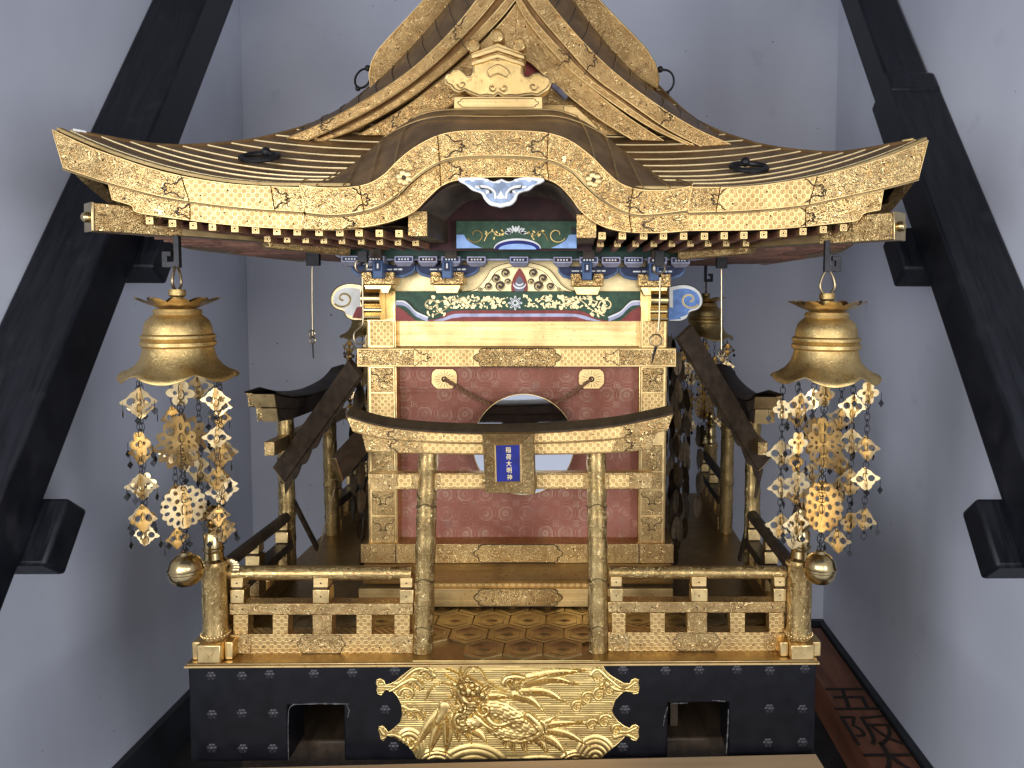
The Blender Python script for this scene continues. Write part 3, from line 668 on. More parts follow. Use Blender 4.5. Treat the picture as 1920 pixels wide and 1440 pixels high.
KL_b = [(565, 430), (630, 431), (690, 424), (735, 414), (775, 397), (803, 370), (830, 347), (866, 336), (940, 331), (1012, 334), (1045, 345), (1070, 370), (1090, 396), (1122, 420), (1165, 433), (1230, 436), (1295, 432)]
YF0 = YE - .002
fas = MB()
for A, B, y in ((UL_t, UL_b, YF0 + .012), (UR_t, UR_b, YF0 + .012), (LL_t, LL_b, YF0 + .022), (LR_t, LR_b, YF0 + .022), (KU_t, KU_b, YF0 + .006), (KL_t, KL_b, YF0 + .016)):
    fas.loft(cr(A, 70), cr(B, 70), y, .018)
fascia = fas.build('eave_fascia', 'gold_plain', SH)
def plates(A, B, Y, th, cuts, mats, nrim=True):
    A, B = cr(A, 201), cr(B, 201)
    for (c0, c1), mt in zip(zip(cuts[:-1], cuts[1:]), mats):
        i0, i1 = int(c0 * 200), int(c1 * 200); a, b2 = A[i0:i1 + 1], B[i0:i1 + 1]
        o = MB().loft(a, b2, Y, th).build('fascia_plate', mt, fascia)
        rm = MB(); q = [P(x, y, Y - .0002) for x, y in list(a) + list(b2[::-1])]; rm.tube(q, .0009, 5, True); rm.build('plate_rim', 'gold_brushed', fascia)
        nl = MB(); m_ = max(2, (i1 - i0) // 22)
        for k in range(m_):
            f = (k + .5) / m_; j = min(len(a) - 1, int(f * len(a))); w = .3 + .4 * (k % 2); nl.sphere(P(*(a[j] * w + b2[j] * (1 - w)), Y - .0004), .0014, 6, (1, .6, 1))
        nl.build('nail', 'nail', fascia, kind='stuff')
plates(UL_t, UL_b, YF0, .0115, [0, .53, .88, 1], ['gold_arabesque', 'gold_shippo', 'gold_arabesque'])
plates(LL_t, LL_b, YF0 + .013, .0088, [0, .42, 1], ['gold_arabesque', 'gold_shippo'])
plates(UR_t, UR_b, YF0, .0115, [0, .12, .52, 1], ['gold_arabesque', 'gold_shippo', 'gold_arabesque'])
plates(LR_t, LR_b, YF0 + .013, .0088, [0, .6, 1], ['gold_shippo', 'gold_arabesque'])
plates(KU_t, KU_b, YF0 - .005, .0105, [0, .14, .36, .62, .86, 1], ['gold_arabesque'] * 5)
plates(KL_t, KL_b, YF0 + .006, .0095, [0, .14, .36, .62, .86, 1], ['gold_arabesque'] * 5)
g = MB()
def fk(x, yt, yb_, d, Y, w=30): g.tube(px(fork(x, yt, yb_, d, w), Y), .0009, 5)
fk(335, 333, 373, -1, YF0 - .0008, 46); fk(520, 352, 392, 1, YF0 - .0008); fk(1355, 354, 394, -1, YF0 - .0008); fk(1518, 335, 380, 1, YF0 - .0008, 44)
fk(350, 382, 411, -1, YF0 + .0122); fk(1508, 390, 424, 1, YF0 + .0122)
fk(668, 352, 397, 1, YF0 - .0058, 36); fk(843, 252, 296, 1, YF0 - .0058, 40); fk(1020, 252, 297, -1, YF0 - .0058, 40); fk(1200, 358, 401, -1, YF0 - .0058, 36)
fk(846, 304, 336, 1, YF0 + .0052, 30); fk(1020, 304, 338, -1, YF0 + .0052, 30); fk(648, 408, 430, 1, YF0 + .0052, 26); fk(1222, 409, 434, -1, YF0 + .0052, 26)
g.build('plate_joint', 'groove', fascia, kind='stuff')
# mouldings under the upper bands
for A in (UL_b, UR_b, KU_b):
    yy = YF0 + (.004 if A is not KU_b else -.001)
    MB().tube(px([(x, y + 2.2) for x, y in cr(A, 60)], yy), .0022, 6).build('moulding', 'gold_plain', fascia)
# raised blossoms and scrolls on the gable shoulders
for cx, cy in ((757, 333), (1113, 337)):
    bb = MB()
    for k in range(6):
        a = k * math.pi / 3 + .3; bb.sphere(P(cx + 9 * math.cos(a), cy + 9 * math.sin(a), YF0 - .006), .0058, 8, (1, .35, 1))
    bl = bb.build('blossom', 'gold_brushed', fascia); MB().sphere(P(cx, cy, YF0 - .008), .003, 8, (1, .5, 1)).build('blossom_heart', 'groove', fascia)
    bb = MB(); sg = 1 if cx < 900 else -1
    for (dx, dy, r) in ((-18, 28, 10), (-8, 22, 7), (22, -24, 10), (12, -36, 8), (30, -44, 7), (-26, 14, 7)):
        bb.tube(px([(cx + sg * dx + (r - a * r / 7) * math.cos(a), cy + dy + (r - a * r / 7) * math.sin(a)) for a in np.linspace(0, 6, 24)], YF0 - .006), .0010, 5)
    bb.build('raised_scroll', 'gold_brushed', fascia, kind='stuff')
# plain fascia on the sides and the back
sf = MB(); sf.grid([[roofpt(u, .0, -.001) for u in us], [roofpt(u, .004, -.055) * np.array((.97, 1, 1)) for u in us], [roofpt(u, .02, -.057) * np.array((.95, 1, 1)) for u in us]])
sf.grid([[roofpt(u, .018, -.055) * np.array((.90, 1, 1)) for u in us], [roofpt(u, .018, -.082) * np.array((.88, 1, 1)) for u in us], [roofpt(u, .04, -.084) * np.array((.88, 1, 1)) for u in us]])
sfo = sf.build('side_fascia', 'gold_arabesque', SH); sfo.matrix_local = rot(1)
for k in (2, 3):
    c = sfo.copy(); COL.objects.link(c); c.parent = SH; c.matrix_local = rot(k)

# karahafu: the curved gable roof over the front
KS = [(560, 346), (610, 338), (655, 312), (700, 275), (740, 243), (785, 217), (830, 207), (880, 205), (940, 204), (1000, 205), (1045, 208), (1085, 222), (1120, 243), (1160, 275), (1200, 306), (1250, 338), (1300, 348)]
A = px(cr(KU_t, 80), YF0 - .004); B = px(cr(KS, 80), YE + .085); C_ = [q + np.array((0, .16, .0)) for q in B]
kh = MB().grid([A, [a * .5 + b_ * .5 + np.array((0, 0, .006)) for a, b_ in zip(A, B)], B, C_]).build('curved_gable_roof', 'roof_bronze', SH)
for i, f in enumerate(np.linspace(.045, .955, 15)):
    j = int(f * 79); sg = -1 if f < .5 else 1; j2 = max(0, min(79, j + int(sg * 5 * (abs(f - .5) > .12))))
    pth = [];
    for t in np.linspace(0, 1, 10):
        jj = j + (j2 - j) * t; jf = int(jj); fr = jj - jf; jn = min(79, jf + 1); a = A[jf] * (1 - fr) + A[jn] * fr; b_ = B[jf] * (1 - fr) + B[jn] * fr
        bulge = (.012 * t * (1 - t) * 2 if True else 0); pth.append(b_ + (a - b_) * t + np.array((0, -.0022, .0018 + bulge)))
    if abs(f - .5) > .17: MB().tube(pth, .0010, 5).build('sheet_seam', 'gold_brushed', kh)
for (k, w) in ((.25, .19), (.62, .27)):
    pth = []
    for s in np.linspace(-1, 1, 40):
        f = .5 + s * w; jj = f * 79; jf = int(jj); fr = jj - jf; a = A[jf] * (1 - fr) + A[jf + 1] * fr; b_ = B[jf] * (1 - fr) + B[jf + 1] * fr
        t = k * (1 - .9 * s * s) ; pth.append(b_ + (a - b_) * t + np.array((0, -.0025, .0022 + .024 * t * (1 - t))))
    MB().tube(pth, .0011, 5).build('sheet_seam', 'gold_brushed', kh)
# underside of the karahafu: dark barrel with slats, back panel, painted board
KI = cr([(x, y - 2) for x, y in KL_b[4:13]], 40)
A2 = px(KI, YF0 + .008); B2 = [q + np.array((0, .22, 0)) for q in A2]
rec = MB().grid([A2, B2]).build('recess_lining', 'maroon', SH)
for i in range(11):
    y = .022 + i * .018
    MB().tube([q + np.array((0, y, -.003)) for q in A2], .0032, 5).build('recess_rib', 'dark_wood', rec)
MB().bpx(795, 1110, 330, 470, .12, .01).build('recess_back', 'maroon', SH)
gp = MB().bpx(855, 1082, 414, 466, .10, .01).build('painted_board', 'green_paint', SH, .0008)
Yg = .0995
flat([(856, 440), (870, 440)] + list(cr([(870, 440), (876, 450), (890, 459), (904, 465)], 12)) + [(856, 465.5)], Yg - .0004, 'sky_paint', 'painted_corner', gp)
flat([(1081, 440), (1067, 440)] + list(cr([(1067, 440), (1061, 450), (1047, 459), (1033, 465)], 12)) + [(1081, 465.5)], Yg - .0004, 'sky_paint', 'painted_corner', gp)
arc = [(970 + 44 * math.cos(t), 466 - 19 * math.sin(t)) for t in np.linspace(0, math.pi, 30)]
flat(arc, Yg - .0003, 'white_paint', 'painted_arc', gp); flat([(970 + (x - 970) * .97, 467 - (466 - y) * .86) for x, y in arc], Yg - .0008, 'ultramarine', 'painted_arc', gp)
flat([(970 + (x - 970) * .8, 467.5 - (466 - y) * .55) for x, y in arc], Yg - .0013, 'sky_paint', 'painted_arc', gp)
bb = MB()
for sg in (-1, 1):
    bb.tube(px([(968 + sg * (76 + (17 - a * 2.0) * math.cos(a + .4)), 440 + (16 - a * 1.9) * math.sin(a + .4)) for a in np.linspace(0, 6, 40)], Yg - .0003), .0010, 5)
    bb.tube(px(cr([(968 + sg * 22, 436), (968 + sg * 34, 442), (968 + sg * 44, 434), (968 + sg * 54, 440), (968 + sg * 60, 452)], 30), Yg - .0003), .0009, 5)
    for k in range(9): blob(bb, 968 + sg * random.uniform(22, 58), random.uniform(430, 448), 3, random.random() * 3, Yg - .0005, .5)
bb.build('painted_vine', 'gold_paint', gp, kind='stuff')
bb = MB()
for k in range(11):
    a = math.pi * (k / 10) ; blob(bb, 967 + 15 * math.cos(a), 437 - 9 * math.sin(a) + (2 if k % 2 else 0), 6, -a, Yg - .001, .38, 8)
bb.build('painted_lotus', 'white_paint', gp)
# pendant board (gegyo) under the gable peak
gg = [(940, 335), (925, 340), (905, 333), (880, 332), (858, 334), (862, 341), (872, 346), (884, 356), (896, 360), (903, 364), (908, 374), (918, 384), (930, 387), (938, 389), (946, 387), (958, 384), (967, 375), (971, 364), (980, 359), (992, 356), (1003, 347), (1014, 343), (1021, 336), (1000, 332), (975, 333), (955, 340)]
gy = MB().ppx([tuple(q) for q in cr(gg + [gg[0]], 90)[:-1]], YF0 + .004, .010).build('gable_pendant', 'white_paint', SH, .0015)
inn = [(939 + (x - 939) * .84, 356 + (y - 356) * .78) for x, y in cr(gg + [gg[0]], 90)[:-1]]
flat(inn, YF0 + .0030, 'blue_grey_cloud', 'pendant_field', gy)
for sg in (-1, 1):
    lines([cr([(939 + sg * 10, 373), (939 + sg * 12, 360), (939 + sg * 24, 351), (939 + sg * 38, 349)], 30), cr([(939 + sg * 28, 362), (939 + sg * 22, 357), (939 + sg * 30, 353), (939 + sg * 48, 350)], 30)], YF0 + .0026, .0022, 'white_paint', 'pendant_scroll', gy)
    lines([cr([(939 + sg * 18, 362), (939 + sg * 24, 355), (939 + sg * 36, 353), (939 + sg * 40, 350)], 30)], YF0 + .0016, .0014, 'ink', 'pendant_slot', gy)
flat([(939, 357), (944, 366), (950, 371), (939, 373), (928, 371), (934, 366)], YF0 + .0024, 'white_paint', 'pendant_drop', gy)
bb = MB()
for x, y in ((886, 338), (912, 338), (934, 341), (992, 338), (968, 338)): blob(bb, x, y, 4.5, 0, YF0 + .0022, .6, 10)
bb.build('pendant_dot', 'white_paint', gy)

# corner beams (hip rafters) with plated ends
for sg, x, y, lab in ((-1, 172, 408, 'l'), (1, 1682, 425, 'r')):
    e = P(x, y, -.085); dr = unit((-sg, 1, -.03))
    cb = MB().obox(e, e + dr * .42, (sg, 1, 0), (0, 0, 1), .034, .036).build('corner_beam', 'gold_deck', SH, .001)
    MB().obox(e - dr * .001, e + dr * .115, (sg, 1, 0), (0, 0, 1), .0375, .0395).build('plate', 'gold_arabesque', cb, .001)
    MB().obox(e - dr * .005, e - dr * .0012, (sg, 1, 0), (0, 0, 1), .040, .042).build('end_plate', 'bronze_polished', cb, .001)
    MB().sphere(e - dr * .006, .008, 12).build('boss', 'bronze_polished', cb)
    MB().obox(e + dr * .25 + np.array((0, 0, -.013)), e + dr * .40 + np.array((0, 0, -.016)), (sg, 1, 0), (0, 0, 1), .030, .03).build('carved_nose', 'gold_arabesque', cb, .004)
# gold end blocks of the gable purlins
for x0, x1, y0, y1 in ((765, 801, 396, 443), (1081, 1118, 402, 446)):
    o = MB().bpx(x0 + 1, x1 - 1, y0 + 1, y1 - 1, YF0 + .03, .22).build('purlin', 'dark_wood', SH, .001)
    MB().bpx(x0, x1, y0, y1, YF0 + .026, .004).build('purlin_cap', 'gold_arabesque', o, .0006)
# rafters: two rows, caps with a nail
def rafter(x, y, Y, ln, w):
    q = P(x, y, Y); h = w / 2
    o = MB().box(q[0] - h * .86, q[0] + h * .86, q[1] + .004, q[1] + ln, q[2] - h * .86, q[2] + h * .86).build('rafter', 'red_wood', SH)
    cpo = MB().box(q[0] - h, q[0] + h, q[1], q[1] + .012, q[2] - h, q[2] + h).build('rafter_cap', 'gold_brushed', o, .0008)
    bb = MB(); bb.sphere((q[0], q[1] - .0004, q[2]), .0016, 6, (1, .5, 1)); bb.torus((q[0], q[1], q[2]), (0, 1, 0), .0036, .0004, 10, 4); bb.build('cap_nail', 'nail', o)
    return o
upL = [280, 323, 362, 398, 440, 479, 519, 557, 598, 637, 673, 711, 748]; upR = [1129, 1167, 1207, 1244, 1282, 1321, 1358, 1395, 1432, 1469, 1506, 1544, 1582]
loL = [501, 538, 573, 607, 641, 677, 712, 746, 779]; loR = [1126, 1158, 1192, 1226, 1260, 1295, 1328, 1362, 1399]
raf = []
for x in upL: raf.append(rafter(x, np.interp(x, [280, 360, 521, 750], [414, 423, 434, 438]), YE + .022, .15, .0112))
for x in upR: raf.append(rafter(x, np.interp(x, [1129, 1320, 1440, 1582], [442, 443, 440, 427]), YE + .022, .15, .0112))
for x in loL: raf.append(rafter(x, np.interp(x, [501, 780], [448, 455]), YE + .118, .17, .0105))
for x in loR: raf.append(rafter(x, np.interp(x, [1126, 1399], [457, 456]), YE + .118, .17, .0105))
zr = PZ(437, YE + .022)
side = []
for r in raf:
    for k in (1, 3):
        c = r.copy(); COL.objects.link(c); c.parent = SH; c.matrix_local = rot(k)
# extra side rafters where the front has the gable
for i in range(10):
    x = -.118 + i * .0262
    o = MB().box(x - .005, x + .005, YE + .026, YE + .29, zr - .012, zr - .002).build('rafter', 'red_wood', SH); o.matrix_local = rot(1); c = o.copy(); COL.objects.link(c); c.parent = SH; c.matrix_local = rot(3)
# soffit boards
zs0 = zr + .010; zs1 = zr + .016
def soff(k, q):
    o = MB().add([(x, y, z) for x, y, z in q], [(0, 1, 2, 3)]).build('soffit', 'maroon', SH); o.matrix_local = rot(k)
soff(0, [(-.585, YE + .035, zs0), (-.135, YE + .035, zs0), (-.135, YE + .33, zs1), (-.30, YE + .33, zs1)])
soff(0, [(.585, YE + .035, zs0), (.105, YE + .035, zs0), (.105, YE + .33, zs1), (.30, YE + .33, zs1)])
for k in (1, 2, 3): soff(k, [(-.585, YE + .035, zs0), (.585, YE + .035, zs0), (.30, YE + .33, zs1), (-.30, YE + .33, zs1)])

# front gable: bargeboards, mouldings, ornament
YG0 = .118
def pair(A, B, Y, th, mat, name, par, rim=True, n=50):
    a, b2 = cr(A, n), cr(B, n); o = MB().loft(a, b2, Y, th).build(name, mat, par)
    if rim: MB().tube(px(a, Y - .0003), .0011, 5).tube(px(b2, Y - .0003), .0011, 5).build('board_rim', 'gold_brushed', o)
    return o
GLo = [(538, 259), (600, 232), (680, 190), (760, 138), (820, 85), (870, 30), (915, -30)]
GLi = [(576, 263), (640, 234), (720, 190), (790, 140), (850, 85), (902, 30), (950, -30)]
MLo = [(590, 264), (655, 237), (735, 192), (806, 140), (866, 88), (922, 30), (964, -20)]
MLi = [(604, 265), (670, 240), (750, 196), (820, 145), (880, 93), (938, 34), (972, -8)]
ILo = [(672, 253), (755, 204), (826, 150), (886, 98), (944, 38), (968, 6)]
ILi = [(752, 253), (800, 226), (850, 194), (895, 160), (935, 128), (966, 104)]
GRo = [(1374, 273), (1300, 239), (1222, 190), (1152, 136), (1096, 82), (1046, 25), (1004, -30)]
GRi = [(1320, 277), (1252, 242), (1180, 192), (1112, 142), (1062, 88), (1012, 30), (972, -25)]
MRo = [(1304, 274), (1236, 240), (1166, 193), (1100, 143), (1046, 88), (1000, 35), (966, -18)]
MRi = [(1290, 272), (1222, 240), (1152, 195), (1086, 145), (1032, 92), (988, 38), (964, -5)]
IRo = [(1244, 264), (1174, 218), (1110, 168), (1052, 116), (1000, 55), (968, 6)]
IRi = [(1186, 262), (1122, 222), (1072, 184), (1024, 144), (996, 118), (967, 104)]
pair(GLo, GLi, YG0, .02, 'gold_roof_board', 'bargeboard', SH); pair(GRo, GRi, YG0, .02, 'gold_roof_board', 'bargeboard', SH)
pair(MLo, MLi, YG0 + .006, .014, 'gold_roof_board', 'barge_moulding', SH); pair(MRo, MRi, YG0 + .006, .014, 'gold_roof_board', 'barge_moulding', SH)
pair(ILo, ILi, YG0 + .012, .014, 'gold_roof_board', 'inner_bargeboard', SH); pair(IRo, IRi, YG0 + .012, .014, 'gold_roof_board', 'inner_bargeboard', SH)
pair([(p[0], p[1] + 1) for p in GLi], [(p[0], p[1]) for p in MLo], YG0 + .017, .01, 'roof_bronze', 'barge_groove', SH, False)
pair([(p[0], p[1] + 1) for p in GRi], [(p[0], p[1]) for p in MRo], YG0 + .017, .01, 'roof_bronze', 'barge_groove', SH, False)
jb = MB()
for pts in (fork(620, 222, 252, -1, 30), fork(868, 30, 90, -1, 26), fork(1100, 82, 140, 1, 26), fork(1240, 200, 236, 1, 30), fork(1052, 92, 124, 1, 26), fork(748, 208, 248, -1, 20)): jb.tube(px(pts, YG0 - .001), .0009, 5)
jb.build('plate_joint', 'groove', SH, kind='stuff')
nails([(612, 238), (655, 214), (690, 196), (728, 175), (768, 148), (812, 108), (845, 72), (865, 52), (900, 12), (1310, 255), (1262, 226), (1212, 197), (1166, 158), (1120, 116), (1086, 84), (1058, 52), (1024, 18)], YG0 - .001, SH)
nails([(735, 238), (760, 222), (790, 200), (830, 168), (1090, 160), (1130, 198), (1178, 240), (1045, 120), (1010, 84), (985, 50)], YG0 + .011, SH)
gpn = MB().ppx([(700, 262), (1230, 270), (967, 10)], YG0 + .04, .01).build('gable_panel', 'gold_roof_board', SH)
MB().ppx([(976, 100), (976, 143), (1034, 143), (1000, 112)], YG0 + .032, .006).build('red_infill', 'red_paint', gpn)
MB().bpx(1014, 1075, 196, 222, YG0 + .0, .035).build('gable_strut', 'gold_deck', SH, .001)
MB().ppx([(1056, 198), (1080, 200), (1110, 228), (1122, 242), (1098, 240), (1060, 222)], YG0 - .002, .03).build('gable_strut', 'gold_brushed', SH, .001)
MB().tube(px([(1036, 160), (1050, 172), (1062, 185)], YG0 + .0), .005, 8).build('gable_strut', 'slate_paint', SH)
# ridge-end ornament on the curved gable
YO = .045
oo = [(868, 137), (860, 131), (850, 133), (846, 139), (838, 141), (835, 149), (838, 157), (846, 160), (852, 168), (862, 172), (872, 168), (884, 174), (900, 180), (914, 178), (926, 180), (934, 174), (944, 180), (956, 179), (970, 180), (984, 177), (998, 176), (1008, 178), (1018, 172), (1027, 166), (1032, 156), (1027, 147), (1018, 144), (1010, 139), (1000, 140), (992, 146), (983, 146), (979, 138), (979, 112), (888, 112), (888, 136), (884, 143), (876, 144)]
onr = MB().ppx(oo, YO, .03).build('ridge_end_ornament', 'gold_verticals', SH, .001)
MB().tube(px(oo, YO - .0003), .0026, 6, True).build('raised_border', 'gold_brushed', onr)
for (a, b_) in ((100, 108), (113, 121)):
    pk = [(884, a + 2), (933, a - 13), (983, a + 4), (983, b_ + 3), (933, b_ - 13), (884, b_ + 2)]
    MB().ppx(pk, YO - .006, .034).build('gable_cap', 'gold_brushed', onr, .001)
MB().ppx([(882, 100), (933, 80), (986, 102), (983, 104), (933, 88), (884, 104)], YO - .003, .03).build('gable_cap', 'gold_plain', onr, .001)
MB().ppx([(884, 112), (933, 97), (983, 114), (983, 122), (884, 122)], YO + .002, .02).build('gable_field', 'gold_roof_board', onr)
for x, y in ((887, 84), (932, 66), (973, 83)):
    c = P(x, y, YO - .006); b = MB(); r = .0105; n = 20
    b.add([(c[0] + q * r * math.cos(2 * math.pi * j / n), c[1] + dy, c[2] + q * r * math.sin(2 * math.pi * j / n)) for q, dy in ((1, .03), (1, 0), (.82, -.001), (.74, .0015)) for j in range(n)],
          [(i * n + j, i * n + (j + 1) % n, (i + 1) * n + (j + 1) % n, (i + 1) * n + j) for i in range(3) for j in range(n)] + [tuple(range(3 * n, 4 * n))]).build('round_tile_end', 'gold_arabesque', onr)
hw_ = cr([(914, 139), (916, 132), (924, 126), (933, 122), (943, 126), (951, 132), (955, 140), (948, 145), (940, 141), (933, 139), (926, 141), (918, 145)] + [(914, 139)], 50)
MB().tube(px(hw_, YO - .001), .0018, 6, True).build('raised_border', 'gold_brushed', onr)
bb = MB()
for cx, cy, r, sg in ((923, 165, 8, 1), (945, 165, 8, -1), (866, 158, 9, -1), (1000, 162, 9, 1)):
    bb.tube(px([(cx + (r - a * r / 7) * math.cos(a) * sg, cy + (r - a * r / 7) * math.sin(a)) for a in np.linspace(0, 6, 28)], YO - .0008), .0016, 5)
bb.build('raised_scroll', 'gold_brushed', onr)
br = MB().bpx(851, 1017, 181, 205, YO - .004, .04).build('ornament_bar', 'gold_brushed', onr, .001)
cc = cusp(858, 1010, 185, 201, 10); lines([cc + [cc[0]]], YO - .0044, .0006, 'groove', 'outline', onr)
# upper roof: sweeping verge and body behind the gable
VL = [(536, 254), (600, 222), (650, 195), (700, 158), (748, 112), (798, 58), (846, 0), (885, -55), (925, -120)]
VR = [(1380, 268), (1310, 226), (1265, 198), (1215, 160), (1165, 112), (1118, 58), (1075, 0), (1040, -55), (998, -120)]
for lo, V, nm in ((GLo, VL, 'l'), (GRo, VR, 'r')):
    g_ = lo[:-1] + [(lo[-1][0], lo[-1][1])]
    a = px(cr(g_, 50), YG0 + .002); v_ = px(cr(V[:-1], 50), YG0 + .085); bk = [np.array((q[0], YC, q[2])) for q in v_]
    o = MB().grid([a, [x * .5 + y * .5 + np.array((0, 0, .004)) for x, y in zip(a, v_)], v_, bk]).build('upper_roof', 'roof_bronze', SH)
    for j in range(3, 49, 4):
        j2 = min(49, j + 2); MB().tube([a[j] + (0, -.001, .001), a[j] * .5 + v_[j] * .25 + v_[j2] * .25 + np.array((0, -.001, .005)), v_[j2] + (0, 0, .001)], .0010, 5).build('sheet_seam', 'gold_wire', o)
    bkr = o.copy(); COL.objects.link(bkr); bkr.parent = SH; bkr.matrix_local = rot(2)
# descending ridges with plated sides, iron rings at their ends
YD = .235
dl = [(694, 163), (692, 140), (697, 116), (708, 95), (728, 72), (756, 42), (788, 8), (830, -40), (900, -40), (872, 5), (838, 52), (800, 90), (760, 120), (730, 142)]
dr_ = [(1233, 166), (1236, 146), (1228, 118), (1212, 92), (1188, 66), (1158, 36), (1118, -6), (1088, -40), (1010, -40), (1058, 8), (1090, 50), (1132, 95), (1172, 128), (1205, 150)]
for poly, nm in ((dl, 'l'), (dr_, 'r')):
    o = MB().ppx(poly, YD, .05).build('descending_ridge', 'gold_roof_board', SH, .001)
    MB().tube(px(poly, YD - .0003), .0014, 5, True).build('board_rim', 'gold_brushed', o)
    c = P(*(((690, 128)) if nm == 'l' else (1238, 130)), YD + .02); c2 = P(*((671, 166) if nm == 'l' else (1250, 176)), YD + .02); cm = (c + c2) / 2
    MB().torus(cm, unit(np.cross(c2 - c, (0, 1, 0))) * .5 + np.array((0, .9, 0)), np.linalg.norm(c2 - c) / 2 * .9, .0022, 22, 6).sphere(c, .006).sphere(c2, .005).build('iron_ring', 'iron', o)
    nails([(poly[0][0] * .9 + poly[8][0] * .1, 120), (poly[0][0] * .75 + poly[8][0] * .25, 92), (poly[0][0] * .55 + poly[8][0] * .45, 60)], YD - .001, o)
# main ridge above
zpk = P(965, -60, YG0)[2]
MB().box(-.035, .035, YG0 + .0, 2 * YC - YG0, zpk - .02, zpk + .07).build('main_ridge', 'gold_roof_board', SH, .004)
# iron rings lying on the front slope
for x, y in ((487, 294), (1404, 313)):
    t = min(np.linspace(.03, .2, 120), key=lambda q: abs(P(x, y, YE + q)[2] - roofpt(P(x, y, YE + q)[0] / (Hh - q), q)[2] - .010)); c = P(x, y, YE + t)
    rg = MB().torus(c, (0, -.35, .93), .028, .0042, 30, 8).build('iron_ring', 'iron', SH)
    MB().sphere(c + np.array((0, .026, .012)), .008, 10).build('ring_eye', 'iron', rg)

# ---------------- railing, newel posts, small torii gates
YR = .03
def box_(x0, x1, y0, y1, Y=YR, th=.026): return MB().bpx(x0, x1, y0, y1, Y, th)
RAILS = []
for L in (0, 1):
    if L == 0:
        x0, x1 = 430, 774; tr = (1061, 1087); mid = (1132, 1153); bot = (1189, 1227); up = ((432, 455), (587, 615), (750, 773)); lo = ((437, 465), (511, 540), (586, 622), (668, 697), (739, 768)); bot0 = 1228
    else:
        x0, x1 = 1140, 1473; tr = (1061, 1085); mid = (1129, 1149); bot = (1186, 1222); up = ((1145, 1166), (1297, 1325), (1452, 1473)); lo = ((1147, 1173), (1219, 1247), (1289, 1326), (1369, 1397), (1442, 1471))
    br_ = box_(x0, x1, bot[0], bot[1]).build('bottom_rail', 'gold_shippo', SH, .001); RAILS.append(br_)
    zb = P(x0, bot[1], YR)[2]
    for c in ((x0 + 2, x0 + 40, 0), ((x0 + x1) / 2 - 45, (x0 + x1) / 2 + 45, 1), (x1 - 40, x1 - 2, 0)):
        poly = cusp(c[0], c[1], bot[0] + 2, bot[1] - 2, 12) if c[2] else [(c[0], bot[0] + 2), (c[1], bot[0] + 2), (c[1], bot[1] - 2), (c[0], bot[1] - 2)]
        MB().ppx(poly, YR - .0016, .0015).build('rail_plate', 'gold_arabesque', br_, .0004)
        if c[2]: lines([poly + [poly[0]]], YR - .0008, .0008, 'groove', 'outline', br_)
    nails([(x0 + 8 + i * (x1 - x0 - 16) / 6, (bot[0] + bot[1]) / 2 + (6 if i % 2 else -6)) for i in range(7)], YR - .0018, br_)
    mr_ = box_(x0, x1, *mid).build('middle_rail', 'gold_arabesque', SH, .001); RAILS.append(mr_)
    nails([(x0 + 6, sum(mid) / 2), (x0 + 24, sum(mid) / 2), (x1 - 6, sum(mid) / 2), (x1 - 24, sum(mid) / 2), ((x0 + x1) / 2, sum(mid) / 2), ((x0 * 3 + x1) / 4, sum(mid) / 2), ((x0 + 3 * x1) / 4, sum(mid) / 2)], YR - .0006, mr_)
    a, b_ = P(x0 + 2, sum(tr) / 2, YR + .012), P(x1 - 1, sum(tr) / 2, YR + .012)
    rr = abs(PZ(tr[0], YR + .012) - PZ(tr[1], YR + .012)) / 2
    RAILS.append(MB().tube(resample([a, b_], 20), rr, 20).build('top_rail', 'gold_hammered', SH))
    for (u0, u1) in up:
        RAILS.append(box_(u0, u1, tr[1] - 3, tr[1] + 15, YR - .001, .024).build('strut', 'gold_brushed', SH, .001))
        RAILS.append(box_(u0 - 1, u1 + 2, tr[1] + 19, mid[0] - .5, YR - .0015, .026).build('strut', 'gold_plain', SH, .001))
        RAILS.append(box_(u0 + 2, u1 - 2, tr[1] + 15, tr[1] + 19.5, YR + .003, .018).build('strut', 'groove', SH))
        nails([((u0 + u1) / 2, tr[1] + 7), ((u0 + u1) / 2, tr[1] + 32)], YR - .0022, SH)
    for (u0, u1) in lo: RAILS.append(box_(u0, u1, mid[1] + .3, bot[0] - .3, YR + .001, .022).build('baluster', 'gold_arabesque' if u1 - u0 > 33 else 'gold_shippo', SH, .0008))
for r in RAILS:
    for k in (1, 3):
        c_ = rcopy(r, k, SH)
        if r.name.split('.')[0] in ('top_rail', 'middle_rail'): c_.material_slots[0].link = 'OBJECT'; c_.material_slots[0].material = MAT['dark_wood']
